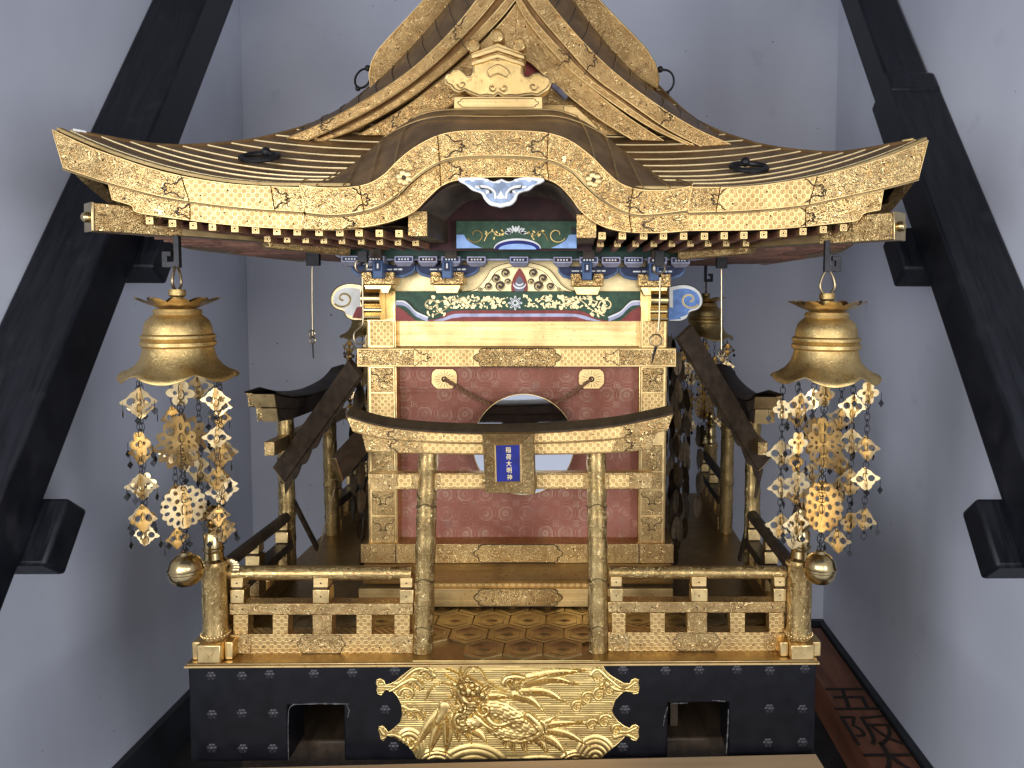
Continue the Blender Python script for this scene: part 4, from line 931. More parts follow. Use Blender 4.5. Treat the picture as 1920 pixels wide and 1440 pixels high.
# newel posts
def newel(x, ybase, mirror):
    c = P(x, 1195, .022); sc_ = (P(x + 1, 1100, .022) - P(x, 1100, .022))[0]
    Z = lambda y: (1195 - y) * sc_
    zb = zd
    nb_ = MB().box(c[0] - 22 * sc_, c[0] + 22 * sc_, c[1] - .027, c[1] + .022, zb + .0003, c[2] + Z(1196)).build('newel_base', 'gold_plain', SH, .002)
    for s_ in (-1, 1): MB().box(c[0] + s_ * 22.5 * sc_, c[0] + s_ * 38 * sc_, c[1] - .014, c[1] + .016, zb + .0003, c[2] + Z(1197)).build('base_block', 'gold_plain', nb_, .0015)
    prof = [(0, Z(938)), (8, Z(940)), (14, Z(947)), (16, Z(956)), (14, Z(965)), (9, Z(971)), (12, Z(974)), (17, Z(978)), (17, Z(984)), (14, Z(988)), (16.5, Z(992)), (17, Z(1018)), (19, Z(1020)), (19, Z(1025)), (17, Z(1028)), (18, Z(1040)), (23, Z(1045)), (25, Z(1050)), (24, Z(1055)), (23, Z(1060)), (22, Z(1080)), (22.5, Z(1130)), (22, Z(1170)), (24, Z(1183)), (24.5, Z(1190)), (22, Z(1195.5))]
    top = prof[:17]; bot = prof[16:]
    n1 = MB().lathe([(max(r * sc_, 1e-7), z) for r, z in top], c, 28).build('finial', 'bronze_polished', nb_)
    MB().lathe([(r * sc_, z) for r, z in bot], c, 28).build('newel_shaft', 'gold_hammered', nb_)
    for yy in (1053, 1186):
        bd = MB()
        for k in range(26): bd.sphere((c[0] + 25 * sc_ * math.cos(k * 2 * math.pi / 26), c[1] + 25 * sc_ * math.sin(k * 2 * math.pi / 26), c[2] + Z(yy)), .0020, 6)
        bd.build('beading', 'gold_brushed', nb_, kind='stuff')
    return nb_
nl_ = newel(405, 1240, False); nr_ = newel(1497, 1240, True)
lf = MB()
for k in range(5):
    a = -.5 + k * .45; q = P(430, 1062, YR - .012); lf.sphere(q + np.array((.008 * math.cos(a) + .002, -.002, .010 * math.sin(a))), .009, 8, (.9, .4, .55))
lf.build('leaf_socket', 'gold_leafwork', SH)
rcopy(nl_, 3, SH); rcopy(nr_, 1, SH)

# small torii (front one with the name plaque)
YT = .022
def make_torii():
    foot = P(957, 1222, YT + .015); foot[2] = zd
    t = thing('small_torii', (0, YR, zd), 'gold torii gate with blue name plaque standing at the front of the shrine', 'torii', 'torii gates around the shrine')
    for (xt, xb_) in ((803, 793), (1118, 1122)):
        a, b_ = P(xt, 846, YT + .016), P(xb_, 1224, YT + .016); b_[2] = zd + .0003
        n = 34; pth = resample([a, b_], n); r = [.0158 + .0010 * i / n + (.0012 * math.sin(i * .7) ** 8) for i in range(n)]
        p_ = MB().tube(pth, r, 24).build('pillar', 'gold_hammered', t)
        q = (a * .62 + b_ * .38); ln = []
        for fr in (.25, .62, .86):
            c = a * (1 - fr) + b_ * fr
            ln.append([c + .0172 * np.array((math.sin(th), -math.cos(th), 0)) + np.array((0, 0, .004 * math.cos(3 * th) - .004)) for th in np.linspace(-1.4, 1.4, 30)])
        bb = MB()
        for l in ln: bb.tube(l, .0007, 5)
        bb.build('engraved_band', 'groove', p_, kind='stuff')
    Kt = [(650, 781), (700, 796), (760, 806), (850, 812), (953, 813), (1060, 809), (1150, 800), (1210, 789), (1262, 777)]
    Kb = [(661, 808), (700, 819), (760, 826), (850, 830), (953, 831), (1060, 829), (1150, 823), (1210, 815), (1252, 806)]
    Sb = [(687, 846), (760, 849), (850, 851), (953, 852), (1060, 851), (1150, 848), (1222, 842)]
    St = [(678, 812), (760, 826.5), (850, 830.5), (953, 831.5), (1060, 829.5), (1150, 823.5), (1232, 811)]
    Ys = YT - .010
    a, b_ = cr(Kt, 60), cr(Kb, 60)
    k_ = MB().loft(a, b_, Ys, .010).build('top_lintel', 'gold_arabesque', t)
    MB().loft(a[1:-1], b_[1:-1], Ys + .0102, .042).build('lintel_core', 'dark_wood', k_)
    for e0, e1 in ((0, 2), (-2, None)): MB().loft(a[e0:e1], b_[e0:e1], Ys + .0104, .042).build('end_plate', 'gold_plain', k_)
    MB().tube(px(a, Ys - .0002), .0010, 5).tube(px(b_, Ys - .0002), .0010, 5).build('lintel_rim', 'gold_brushed', k_)
    A = [q + np.array((0, -.004, .0005)) for q in px(a, Ys)]; ap = [q + np.array((0, .029, .012)) for q in A]; bk = [q + np.array((0, .060, 0)) for q in A]
    MB().grid([A, [q + np.array((0, -.001, .003)) for q in A], ap, [q + np.array((0, .001, .003)) for q in bk], bk, A]).build('lintel_roof', 'dark_wood', k_)
    for i0, i1, mt in ((14, 26, 'gold_shippo'), (34, 51, 'gold_shippo')):
        MB().loft(a[i0:i1] + (0, 2), b_[i0:i1] - (0, 2), Ys - .0015, .0014).build('lintel_plate', mt, k_)
    sa, sb_ = cr(St, 50), cr(Sb, 50)
    s_ = MB().loft(sa, sb_, Ys + .006, .010).build('lower_lintel', 'gold_arabesque', t)
    MB().loft(sa[1:-1], sb_[1:-1], Ys + .0162, .030).build('lintel_core', 'dark_wood', s_)
    for e0, e1 in ((0, 2), (-2, None)): MB().loft(sa[e0:e1], sb_[e0:e1], Ys + .0164, .030).build('end_plate', 'gold_plain', s_)
    for i0, i1 in ((10, 22), (28, 43)): MB().loft(sa[i0:i1] + (0, 2), sb_[i0:i1] - (0, 2), Ys + .0045, .0014).build('lintel_plate', 'gold_shippo', s_)
    MB().tube(px(sb_, Ys + .0058), .0010, 5).build('lintel_rim', 'gold_brushed', s_)
    bb = MB()
    for x, yt, yb_, d in ((738, 804, 825, -1), (742, 826, 848, -1), (1172, 800, 822, 1), (1174, 824, 847, 1)): bb.tube(px(fork(x, yt, yb_, d, 18), Ys - .0018 if yt < 815 else Ys + .004), .0007, 5)
    bb.build('plate_joint', 'groove', k_, kind='stuff')
    nails([(727, 815), (728, 828), (832, 818), (1112, 815), (1185, 812), (1190, 831)], Ys - .0016, k_)
    n_ = MB().ppx([(690, 918), (1223, 917), (1223, 886), (690, 888)], YT + .008, .020).build('tie_rail', 'gold_arabesque', t, .001)
    for x0, x1 in ((745, 772), (826, 905), (1006, 1094), (1142, 1180)): MB().bpx(x0, x1, 890.5, 914.5, YT + .0066, .0014).build('rail_plate', 'gold_shippo', n_, .0004)
    nails([(730, 894), (730, 911), (1200, 903)], YT + .007, n_)
    return t
def plaque(t):
    # framed blue name plaque leaning forward
    O = [(904, 814), (1000, 814), (1003, 927), (910, 924)]; I = [(928, 834), (976, 833), (977, 903), (930, 904)]
    Yo0, Yo1 = YT - .034, YT - .026; Yi = YT - .019
    Of = [P(x, y, Yo0 if k < 2 else Yo1) for k, (x, y) in enumerate(O)]; If = [P(x, y, Yi) for x, y in I]; Ob = [q + np.array((0, .03, 0)) for q in Of]
    b = MB().add(Of + If + Ob, [(0, 1, 5, 4), (1, 2, 6, 5), (2, 3, 7, 6), (3, 0, 4, 7), (0, 8, 9, 1), (1, 9, 10, 2), (2, 10, 11, 3), (3, 11, 8, 0)])
    pq = b.build('plaque', 'gold_frame', t, .0008)
    MB().add(If + [q + np.array((0, .01, 0)) for q in If], [(0, 1, 2, 3), (4, 5, 6, 7)]).build('plaque_panel', 'ultramarine', pq)
    MB().tube([q + np.array((0, -.0004, 0)) for q in If], .0018, 6, True).build('panel_rim', 'gold_brushed', pq)
    chars = '稲荷大明神'
    for i, ch in enumerate(chars):
        c = P(953 + i * .6, 843.5 + i * 12.8, Yi - .0008); textobj(ch, c, .0100, Matrix.Rotation(R_(90), 3, 'X'), 'cream_paint', 'character', pq, .9)
def textobj(ch, c, size, rotm, mat, name, parent, sx=1.0, th=.0004):
    cu = bpy.data.curves.new('char', 'FONT'); cu.body = ch; cu.size = size; cu.extrude = th; cu.align_x = 'CENTER'; cu.align_y = 'CENTER'
    o = bpy.data.objects.new('char', cu); COL.objects.link(o)
    dg = bpy.context.evaluated_depsgraph_get(); me = bpy.data.meshes.new_from_object(o.evaluated_get(dg)); bpy.data.objects.remove(o)
    root = parent
    while root.parent: root = root.parent
    xs = np.array([v.co[:] for v in me.vertices]); mid = (xs.max(0) + xs.min(0)) / 2
    off = Vector(root.location)
    for v in me.vertices:
        q = v.co - Vector(mid); q.x *= sx; v.co = rotm @ q + Vector(c) - off
    me.materials.clear(); me.materials.append(MAT[mat]); ob = bpy.data.objects.new(name, me); COL.objects.link(ob); ob.parent = parent; return ob
T0 = make_torii()
for k, lab in ((3, 'dark torii gate on the left side of the shrine gallery'), (1, 'dark torii gate on the right side of the shrine gallery')):
    c = copy_tree(T0); c.matrix_world = rot(k) @ Matrix.Translation(T0.location); c['label'] = lab
    # gold end caps facing the visitor
plaque(T0)

# sloping boards beside the house with scalloped hanging edges
def slope_board(a, b_, w, h, label, leg_to=None, sc_n=7):
    a, b_ = np.array(a), np.array(b_)
    t = thing('sloping_board', (b_[0], b_[1], zd), label, 'board', 'sloping boards beside the shrine house')
    d = b_ - a; side = unit(np.cross(d, (0, 0, 1)))
    MB().obox(a, b_, side, (0, 0, 1), w, h).build('board', 'dark_wood', t, .001)
    e = b_ + unit(d) * .0021
    MB().obox(b_ + unit(d) * .0002, e, side, (0, 0, 1), w * 1.02, h * 1.02).build('end_plate', 'gold_plain', t, .0004)
    if sc_n:
        b = MB(); n = 80; s_ = np.linspace(.02, .96, n); top = [a + d * q for q in s_]
        dep = [h * .5 + .008 + .016 * q + .010 * abs(math.sin(q * sc_n * math.pi)) for q in s_]
        for off in (-.001, .001): b.grid([[p + side * off - np.array((0, 0, h * .5)) for p in top], [p + side * off - np.array((0, 0, k)) for p, k in zip(top, dep)]])
        b.build('scalloped_valance', 'dark_wood', t, fix=False)
    if leg_to is not None: MB().obox(b_ - np.array((0, 0, h * .4)) - unit(d) * .006, leg_to, (1, 0, 0), (0, 1, 0), .006, .012).build('leg', 'dark_wood', t)
    return t
slope_board(P(668, 690, .262), P(527, 888, .37), .014, .042, 'dark sloping board with scalloped edge left of the shrine house', P(596, 1030, .42))
slope_board(P(1282, 622, .262), P(1430, 868, .37), .014, .042, 'dark sloping board with scalloped edge right of the shrine house', P(1386, 1050, .42))
t2 = slope_board(P(690, 815, .255), P(632, 880, .16), .012, .050, 'short board with bright gold end beside the left house column', None, 0)
MB().tube(px([(627, 917), (590, 1062)], .16), .0013, 6).build('rod', 'gold_wire', t2)

# strings of oval plates hanging at both sides of the house
ov = MB(); n = 10
ovv = [(.0085 * math.cos(2 * math.pi * j / n), 0, .0245 * math.sin(2 * math.pi * j / n)) for j in range(n)]
ovm = MB().prism([(p[0], p[2]) for p in ovv], -.0004, .0004).mesh('oval_plate', 'oval_bronze')
def oval_string(x, y, z0, n, label):
    t = thing('oval_string', (x, y, z0 - n * .056), label, 'ornament', 'strings of oval plates beside the shrine house')
    MB().tube([(x, y, z0), (x + .001, y, z0 - n * .028), (x, y, z0 - n * .056 + .02)], .0006, 5).build('wire', 'iron', t)
    for i in range(n):
        o = bpy.data.objects.new('oval_plate', ovm); COL.objects.link(o); o.parent = t
        o.location = Vector((x + random.uniform(-.002, .002), y, z0 - .03 - i * .056)) - t.location; o.rotation_euler = (random.uniform(-.1, .1), random.uniform(-.12, .12), random.uniform(-1.2, 1.2))
for side_, lab in ((-1, 'left'), (1, 'right')):
    k = 0
    for x, y, zt_, n_ in ((.318, .31, .66, 8), (.330, .36, .63, 7), (.322, .41, .66, 8), (.338, .46, .64, 8), (.352, .42, .56, 6), (.330, .53, .66, 8), (.345, .57, .62, 7), (.366, .50, .52, 5), (.326, .62, .66, 8), (.352, .66, .62, 7), (.374, .60, .54, 5), (.338, .72, .66, 8), (.39, .50, .48, 4), (.405, .56, .46, 4)):
        oval_string(side_ * x, y, zt_ + .01 * (k % 3), n_, 'string of dark oval metal plates hanging %s of the shrine house' % lab); k += 1

# ---------------- hanging bells
def hole_plate(name, outs, holes, th, mat):
    cu = bpy.data.curves.new(name, 'CURVE'); cu.dimensions = '2D'; cu.fill_mode = 'BOTH'; cu.extrude = th / 2
    for loop in [outs] + holes:
        s = cu.splines.new('POLY'); s.points.add(len(loop) - 1); s.use_cyclic_u = True
        for p, (x, y) in zip(s.points, loop): p.co = (x, y, 0, 1)
    o = bpy.data.objects.new(name, cu); COL.objects.link(o); dg = bpy.context.evaluated_depsgraph_get()
    me = bpy.data.meshes.new_from_object(o.evaluated_get(dg)); bpy.data.objects.remove(o); return me
def fin_mesh(name, half, holes, th, mat):
    "two perforated plates crossing along a vertical line"
    fulls = [(x, y) for x, y in half] + [(-x, y) for x, y in half[::-1]]
    hl_ = holes + [[(-x, y) for x, y in h] for h in holes]
    me = hole_plate(name, fulls, hl_, th, mat); V, Fc = [], []
    for r in (0, 1):
        o = len(V)
        for v in me.vertices:
            x, y, z = v.co; V.append((x, z + .0001 * r, y) if r == 0 else (z, x, y))
        Fc += [tuple(o + i for i in p.vertices) for p in me.polygons]
    b = MB(); b.v, b.f = V, Fc; m_ = b.mesh(name, mat, fix=False); return m_
U = .00080
def circ(cx, cy, rx, ry, n=12, ph=0): return [(U * (cx + rx * math.cos(2 * math.pi * k / n + ph)), U * (cy + ry * math.sin(2 * math.pi * k / n + ph))) for k in range(n)]
small_half = [(U * x * 1.12, U * y * 1.12) for x, y in [(0, 24), (4, 21), (8, 17), (12, 15), (15, 10), (19, 6), (25, 3), (28, 0), (24, -4), (18, -5), (15, -10), (11, -13), (9, -18), (5, -20), (0, -24)]]
small = fin_mesh('fin_plate', small_half, [circ(12.5, 1, 7.5, 7)], .0005, 'gold_leafwork')
def rell(r, ang, a, b, n=12):
    c, s_ = math.cos(R_(ang)), math.sin(R_(ang)); return [(U * (r * c + a * math.cos(t) * c - b * math.sin(t) * s_), U * (r * s_ + a * math.cos(t) * s_ + b * math.sin(t) * c)) for t in np.linspace(0, 2 * math.pi, n + 1)[:-1]]
def petals(r, n, amp): return [(U * (r + amp * abs(math.cos(n * a))) * math.cos(a), U * (r + amp * abs(math.cos(n * a))) * math.sin(a)) for a in np.linspace(math.pi / 2, -math.pi / 2, 60)]
def wavy(r, n, amp): return [(U * (r + amp * math.cos(n * a)) * math.cos(a), U * (r + amp * math.cos(n * a)) * math.sin(a)) for a in np.linspace(math.pi / 2, -math.pi / 2, 50)]
big1 = fin_mesh('medallion_plate', [(max(x, 0), y) for x, y in petals(44, 6.5, 11)], [rell(34, 52, 11, 8), rell(24, 12, 5, 4), rell(42, 0, 8, 3), rell(34, -52, 11, 8), rell(24, -14, 5, 4), rell(40, 26, 5, 2.5), rell(40, -26, 5, 2.5)], .0005, 'gold_leafwork')
big2 = fin_mesh('medallion_plate', [(max(x, 0), y) for x, y in petals(45, 8.5, 6)], [rell(38, a, 6, 4.5) for a in (66, 38, 12, -14, -40, -66)] + [rell(20, a, 5, 6) for a in (48, 0, -48)], .0005, 'gold_leafwork')
flower = fin_mesh('blossom_plate', [(max(x, 0), y) for x, y in petals(14, 2.5, 10)], [circ(9, 0, 3.5, 4)], .0005, 'gold_leafwork')
def make_bell(c, label, seed, hook=True):
    "c: point on the axis at the height of the bell's rim"
    rd = random.Random(seed); c = np.array(c); t = thing('hanging_bell', c + np.array((0, 0, -410 * U)), label, 'bell', 'bells hung from the eave corners')
    Z = lambda y: (700 - y) * U
    prof = [(14, 541), (15, 545), (15, 552), (10, 556), (10, 572), (40, 578), (42, 583), (40, 588), (46, 592), (54, 600), (58, 612), (59, 624), (64, 627), (65, 632), (61, 636), (65, 640), (65, 646), (60, 650), (62, 660), (66, 672), (75, 685), (89, 697), (99, 703)]
    n = 64; b = MB(); v = []
    for i, (r, y) in enumerate(prof):
        for j in range(n):
            a = 2 * math.pi * j / n; wv = max(0, (r - 68) / 32) if i > 18 else 0
            lob = math.cos(6 * a + seed); lob = abs(math.cos(3 * a + seed)) * 2 - 1; rr = r * (1 + .06 * wv * (1 - abs(lob))); v.append(c + np.array((rr * U * math.cos(a), rr * U * math.sin(a), Z(y) - wv * U * (9 * lob))))
    k = len(prof)
    b.add(v, [(i * n + j, (i + 1) * n + j, (i + 1) * n + (j + 1) % n, i * n + (j + 1) % n) for i in range(k - 1) for j in range(n)] + [tuple(range(n))])
    bo = b.build('bell_body', 'gold_bell', t); s = bo.modifiers.new('solid', 'SOLIDIFY'); s.thickness = .001
    for kk in range(10):
        a = 2 * math.pi * kk / 10 + .2; pe = []
        for q in (0, .25, .5, .7, .85, .95, 1):
            w = 19 * math.sqrt(max(0, 1 - ((q - .5) / .5) ** 2)) if q > .5 else 12 + 7 * q * 2; r = 20 + 54 * q; zz = 578 - 20 * q ** 1.5
            pe.append([c + np.array((U * (r * math.cos(a) - s_ * w * math.sin(a)), U * (r * math.sin(a) + s_ * w * math.cos(a)), Z(zz) + U * 3 * abs(s_))) for s_ in (-1, -.5, 0, .5, 1)])
        MB().grid(pe).build('petal', 'gold_leafwork', t)
    lp = cr([(-3, 548), (-14, 530), (-11, 512), (-5, 500), (0, 494), (5, 500), (11, 512), (14, 530), (3, 548)], 40)
    ang = .5 + seed
    MB().tube([c + np.array((U * x * math.cos(ang), U * x * math.sin(ang), Z(y))) for x, y in lp], .0022, 8).build('loop', 'gold_wire', t)
    hs = -1 if seed % 2 else 1
    hk = [(-8, 440), (2, 440), (2, 489), (14, 489), (14, 479), (7, 479), (7, 470), (24, 470), (24, 500), (-8, 500)]
    hb = MB().prism([(c[0] + hs * U * x, c[2] + Z(y)) for x, y in hk], c[1] - .0045, c[1] + .0045)
    if hook: hb.build('iron_hook', 'iron', t, .0006)
    def pend(b, p):
        b.tube([p, p + np.array((0, 0, -.010))], .0005, 4); q = p + np.array((0, 0, -.016)); a = rd.uniform(0, 3); w = .0048
        dx = np.array((w * math.cos(a), w * math.sin(a), 0)); nn = np.array((-math.sin(a), math.cos(a), 0)) * .0005
        b.add([q + dx - nn, q + np.array((0, 0, -.006)) - nn, q - dx - nn, q + np.array((0, 0, .006)) - nn, q + dx + nn, q + np.array((0, 0, -.006)) + nn, q - dx + nn, q + np.array((0, 0, .006)) + nn], [(0, 1, 2, 3), (4, 5, 6, 7), (0, 1, 5, 4), (1, 2, 6, 5), (2, 3, 7, 6), (3, 0, 4, 7)])
    def put(me, p, rz, par, name):
        o = bpy.data.objects.new(name, me); COL.objects.link(o); o.parent = par; o.location = Vector(p) - t.location; o.rotation_euler = (rd.uniform(-.16, .16), rd.uniform(-.16, .16), rz); o.scale = [rd.uniform(.78, 1.06)] * 3
    # outer strands
    for s_, ad in enumerate((204, 168, 128, -20, 14, 52, 90)):
        a = R_(ad + rd.uniform(-8, 8)); r = (70 + 10 * (s_ % 2)) * U; x, y = c[0] + r * math.cos(a), c[1] + r * math.sin(a)
        b = MB(); z = c[2] + Z(712); zend = c[2] + Z(712 + 75 * 4 + 20 * (s_ % 3)); nlink = 26
        for q in range(nlink):
            zc_ = z + (zend - z) * (q + .5) / nlink; b.torus((x, y, zc_), (math.cos(q * 1.57), math.sin(q * 1.57), 0), .0042, .0006, 8, 4, 1.6)
        ps = []
        for q in range(4):
            zp = c[2] + Z(742 + q * 80 + rd.uniform(-14, 14) + 26 * (s_ % 3)); rz = rd.uniform(0, 3.14); ps.append((zp, rz))
            for dq in range(4):
                if rd.random() < .6: pend(b, np.array((x + 27 * U * math.cos(rz + dq * 1.5708), y + 27 * U * math.sin(rz + dq * 1.5708), zp)))
        so = b.build('strand', 'iron', t)
        for q, (zp, rz) in enumerate(ps): put(small if rd.random() < .8 else flower, (x, y, zp), rz, so, 'fin_plate')
    b = MB(); z = c[2] + Z(700); zend = c[2] + Z(1052)
    for q in range(30):
        zc_ = z + (zend - z) * (q + .5) / 30; b.torus((c[0], c[1], zc_), (math.cos(q * 1.57), math.sin(q * 1.57), 0), .0056, .0008, 8, 4, 1.5)
    so = b.build('strand', 'iron', t)
    put(flower, (c[0], c[1], c[2] + Z(738)), .3, so, 'blossom_plate'); put(big1, (c[0], c[1], c[2] + Z(832)), (-.55 if seed % 2 else .62), so, 'medallion_plate'); put(big2, (c[0], c[1], c[2] + Z(958)), (.80 if seed % 2 else -.95), so, 'medallion_plate')
    pr = [(1e-4, 1045), (8, 1047), (11, 1052), (17, 1054), (26, 1062), (30, 1072), (31, 1078), (33, 1080), (33, 1084), (31, 1086), (31, 1092), (27, 1103), (18, 1110), (1e-4, 1113)]
    MB().lathe([(r * U, Z(y)) for r, y in pr], c, 28).build('round_bell', 'bronze_polished', t)
    return t
make_bell(P(337, 700, -.045), 'gold bell with hanging filigree strands at the front left eave corner', 1)
make_bell(P(1547, 704, -.045), 'gold bell with hanging filigree strands at the front right eave corner', 2)
zbell = P(1547, 704, -.045)[2]
make_bell((-.49, 1.03, zbell), 'shaded bell hanging behind the left house column', 3)
make_bell((.49, 1.03, zbell), 'shaded bell hanging behind the blue cloud nose', 4)

# ---------------- iron hooks and hanging wires
def hang_wire(pts, Y, label, r=.0016, bracket=None, ends=()):
    p0 = P(*pts[-1], Y); t = thing('hanging_hook', p0, label, 'hook', 'wire hooks hanging from the eaves')
    MB().tube(resample(px(pts, Y), 60) if len(pts) < 4 else px(cr(pts, 80), Y), r, 8).build('wire', 'gold_wire', t)
    for (x, y, rr) in ends: MB().torus(P(x, y, Y), (.3, 1, 0), rr, r * 1.0, 20, 6).build('ring', 'gold_wire', t)
    if bracket: MB().bpx(*bracket, Y - .004, .012).build('bracket', 'iron', t, .001)
    return t
hang_wire([(679, 520), (680, 560), (680, 605), (673, 615), (664, 625), (664, 638), (672, 645), (683, 640), (687, 628)], .15, 'wire hook dangling before the left column of the house', bracket=(670, 688, 470, 492), ends=((677, 498, .0115),))
hang_wire([(1238, 520), (1237, 560), (1236, 600), (1234, 622)], .15, 'wire hook dangling before the right column of the house', bracket=(1228, 1246, 470, 500), ends=((1236, 503, .0105), (1230, 638, .0105)))
MB().tube(px([(1230, 650), (1226, 664), (1222, 682)], .15), [.003, .0025, .0008], 6).build('hook_tip', 'iron', bpy.data.objects['hanging_hook.001'])
hang_wire([(585, 500), (585, 560), (586, 630)], .30, 'straight wire hook hanging under the left eaves', bracket=(573, 598, 470, 498), ends=((585, 625, .006), (586, 638, .006)))
MB().tube(px([(586, 644), (587, 658), (588, 672)], .30), .0014, 6).build('hook_tip', 'iron', bpy.data.objects['hanging_hook.002'])
hang_wire([(1353, 505), (1353, 580), (1353, 655)], .30, 'straight wire hook hanging before the right rear bell', bracket=(1344, 1364, 478, 503), ends=((1353, 662, .006),))

# ---------------- dragon relief plate on the base
S_ = 620 / 1920
def c2p(x, y): return 640 + x * S_, 1200 + y * S_
left = [(415, 122), (418, 160), (345, 215), (318, 240), (285, 256), (256, 262), (246, 238), (228, 226), (208, 232), (204, 252), (212, 270), (206, 290), (214, 312), (232, 318), (246, 302), (258, 284), (300, 296), (330, 330), (350, 372), (357, 430), (345, 478), (300, 520), (272, 538), (258, 518), (240, 500), (222, 504), (216, 522), (226, 545), (228, 572), (244, 582), (258, 570), (270, 548), (310, 562), (350, 585), (392, 612), (420, 650), (440, 686)]
right = [(1510, 682), (1540, 650), (1590, 612), (1632, 575), (1650, 552), (1672, 560), (1690, 578), (1712, 582), (1726, 560), (1722, 530), (1726, 505), (1708, 492), (1690, 498), (1674, 514), (1640, 500), (1604, 472), (1580, 440), (1568, 408), (1590, 345), (1622, 312), (1648, 292), (1676, 296), (1700, 312), (1722, 306), (1728, 276), (1722, 250), (1726, 232), (1706, 224), (1686, 234), (1676, 254), (1640, 252), (1600, 230), (1560, 205), (1530, 175), (1502, 122)]
poly = np.array(left + right)
NX, NY = 520, 192
gx_ = np.linspace(195, 1735, NX); gy_ = np.linspace(116, 690, NY); XX, YY = np.meshgrid(gx_, gy_)
def inside(pg):
    ins = np.zeros(XX.shape, bool); n = len(pg); j = n - 1
    for i in range(n):
        xi, yi = pg[i]; xj, yj = pg[j]
        c = ((yi > YY) != (yj > YY)) & (XX < (xj - xi) * (YY - yi) / (yj - yi + 1e-9) + xi); ins ^= c; j = i
    return ins
mask = inside(poly)
H = .0006 * (np.abs(np.sin(YY * math.pi / 12.6 + .12 * np.sin(XX / 90))) ** .8)
def seg_field(pts, widths):
    pts = np.array(pts, float); best = np.full(XX.shape, 9e9); tt = np.zeros(XX.shape); L = len(pts) - 1
    for i in range(L):
        a, b = pts[i], pts[i + 1]; d = b - a; t = np.clip(((XX - a[0]) * d[0] + (YY - a[1]) * d[1]) / (d @ d + 1e-9), 0, 1)
        w = widths[i] + (widths[i + 1] - widths[i]) * t
        q = np.hypot(XX - a[0] - t * d[0], YY - a[1] - t * d[1]) / np.maximum(w, .5)
        m_ = q < best; best = np.where(m_, q, best); tt = np.where(m_, (i + t) / L, tt)
    return best, tt
def stroke(pts, w0, w1=None, h=.003, n=24, belly=False, base=0, ridge=0, tp=1.0):
    global H
    w1 = w0 if w1 is None else w1; p = cr(pts, n); f = np.linspace(0, 1, n)
    ws = w0 + (w1 - w0) * f ** tp
    if belly: ws = ws * (np.sin(np.pi * np.clip(f * .9 + .08, 0, 1)) ** .7)
    q, tt = seg_field(p, ws); z = np.where(q < 1, base + h * np.sqrt(np.clip(1 - q * q, 0, 1)), 0)
    if ridge: z = np.where(q < 1, z * (1 - .25 * np.abs(np.sin(q * math.pi * ridge))), 0)
    edge = (q > 1) & (q < 1.0 + 5 / max(w0, 4)); H = np.where(edge & (z == 0), np.minimum(H, H * .3), H); H = np.maximum(H, z)
def blade(root, tip, w, h=.0035, bend=0):
    r, t = np.array(root, float), np.array(tip, float); m_ = (r + t) / 2 + np.array([-(t - r)[1], (t - r)[0]]) * bend
    stroke([r, m_, t], w * 1.25, 1.5, h, 18, tp=2.2); stroke([r, m_, t], w * .16, 1, h * 1.35, 18)
def curl(cx, cy, r, h=.0036, sg=1, a0=0, turns=1.15, w=12):
    r = r * 1.2
    A = np.linspace(0, turns * 2 * math.pi, 30); rr = r * (1 - A / A[-1] * .85)
    stroke([(cx + sg * q * math.cos(a + a0), cy + q * math.sin(a + a0)) for a, q in zip(A, rr)], w, w * .6, h, 40)
def hump(cx, cy, rx, ry, rings=4, h=.003):
    global H
    q = np.hypot((XX - cx) / rx, (YY - cy) / ry); z = np.where(q < 1, h * (.55 + .45 * np.abs(np.sin(q * math.pi * rings))) * np.clip((1 - q) * 6, 0, 1), 0); H = np.maximum(H, z)
# waves
for cx, cy, rx, ry in ((395, 640, 100, 140), (770, 770, 230, 180), (1475, 690, 130, 150), (555, 730, 140, 110), (1370, 740, 130, 110), (1150, 790, 230, 130)): hump(cx, cy, rx, ry, 5)
for cx, cy, r, sg, a0 in ((500, 210, 40, 1, 3.6), (440, 265, 38, 1, 3.4), (385, 315, 40, 1, 3.2), (455, 440, 34, 1, 3.4), (400, 430, 30, 1, 3.4), (1370, 385, 34, -1, 3.6), (1430, 335, 34, -1, 3.8), (1500, 315, 38, -1, 4), (1560, 290, 34, -1, 4), (1455, 490, 32, -1, 3.6), (1530, 470, 36, -1, 3.8), (1600, 520, 30, -1, 4), (1490, 215, 40, -1, 2), (390, 590, 36, 1, 0)): curl(cx, cy, r, sg=sg, a0=a0)
for p in ([(540, 205), (480, 165), (420, 175), (330, 245), (225, 250)], [(470, 270), (420, 225), (360, 250), (290, 290), (225, 300)], [(1450, 200), (1490, 170), (1560, 230), (1640, 280), (1712, 240)], [(1540, 250), (1600, 285), (1712, 295)], [(1610, 530), (1660, 530), (1712, 505)], [(1590, 560), (1650, 545), (1715, 570)], [(300, 550), (250, 545), (225, 510)], [(380, 590), (300, 545), (238, 570)], [(355, 380), (400, 400), (440, 400), (480, 440)]): stroke(p, 15, 9, .0034, 24)
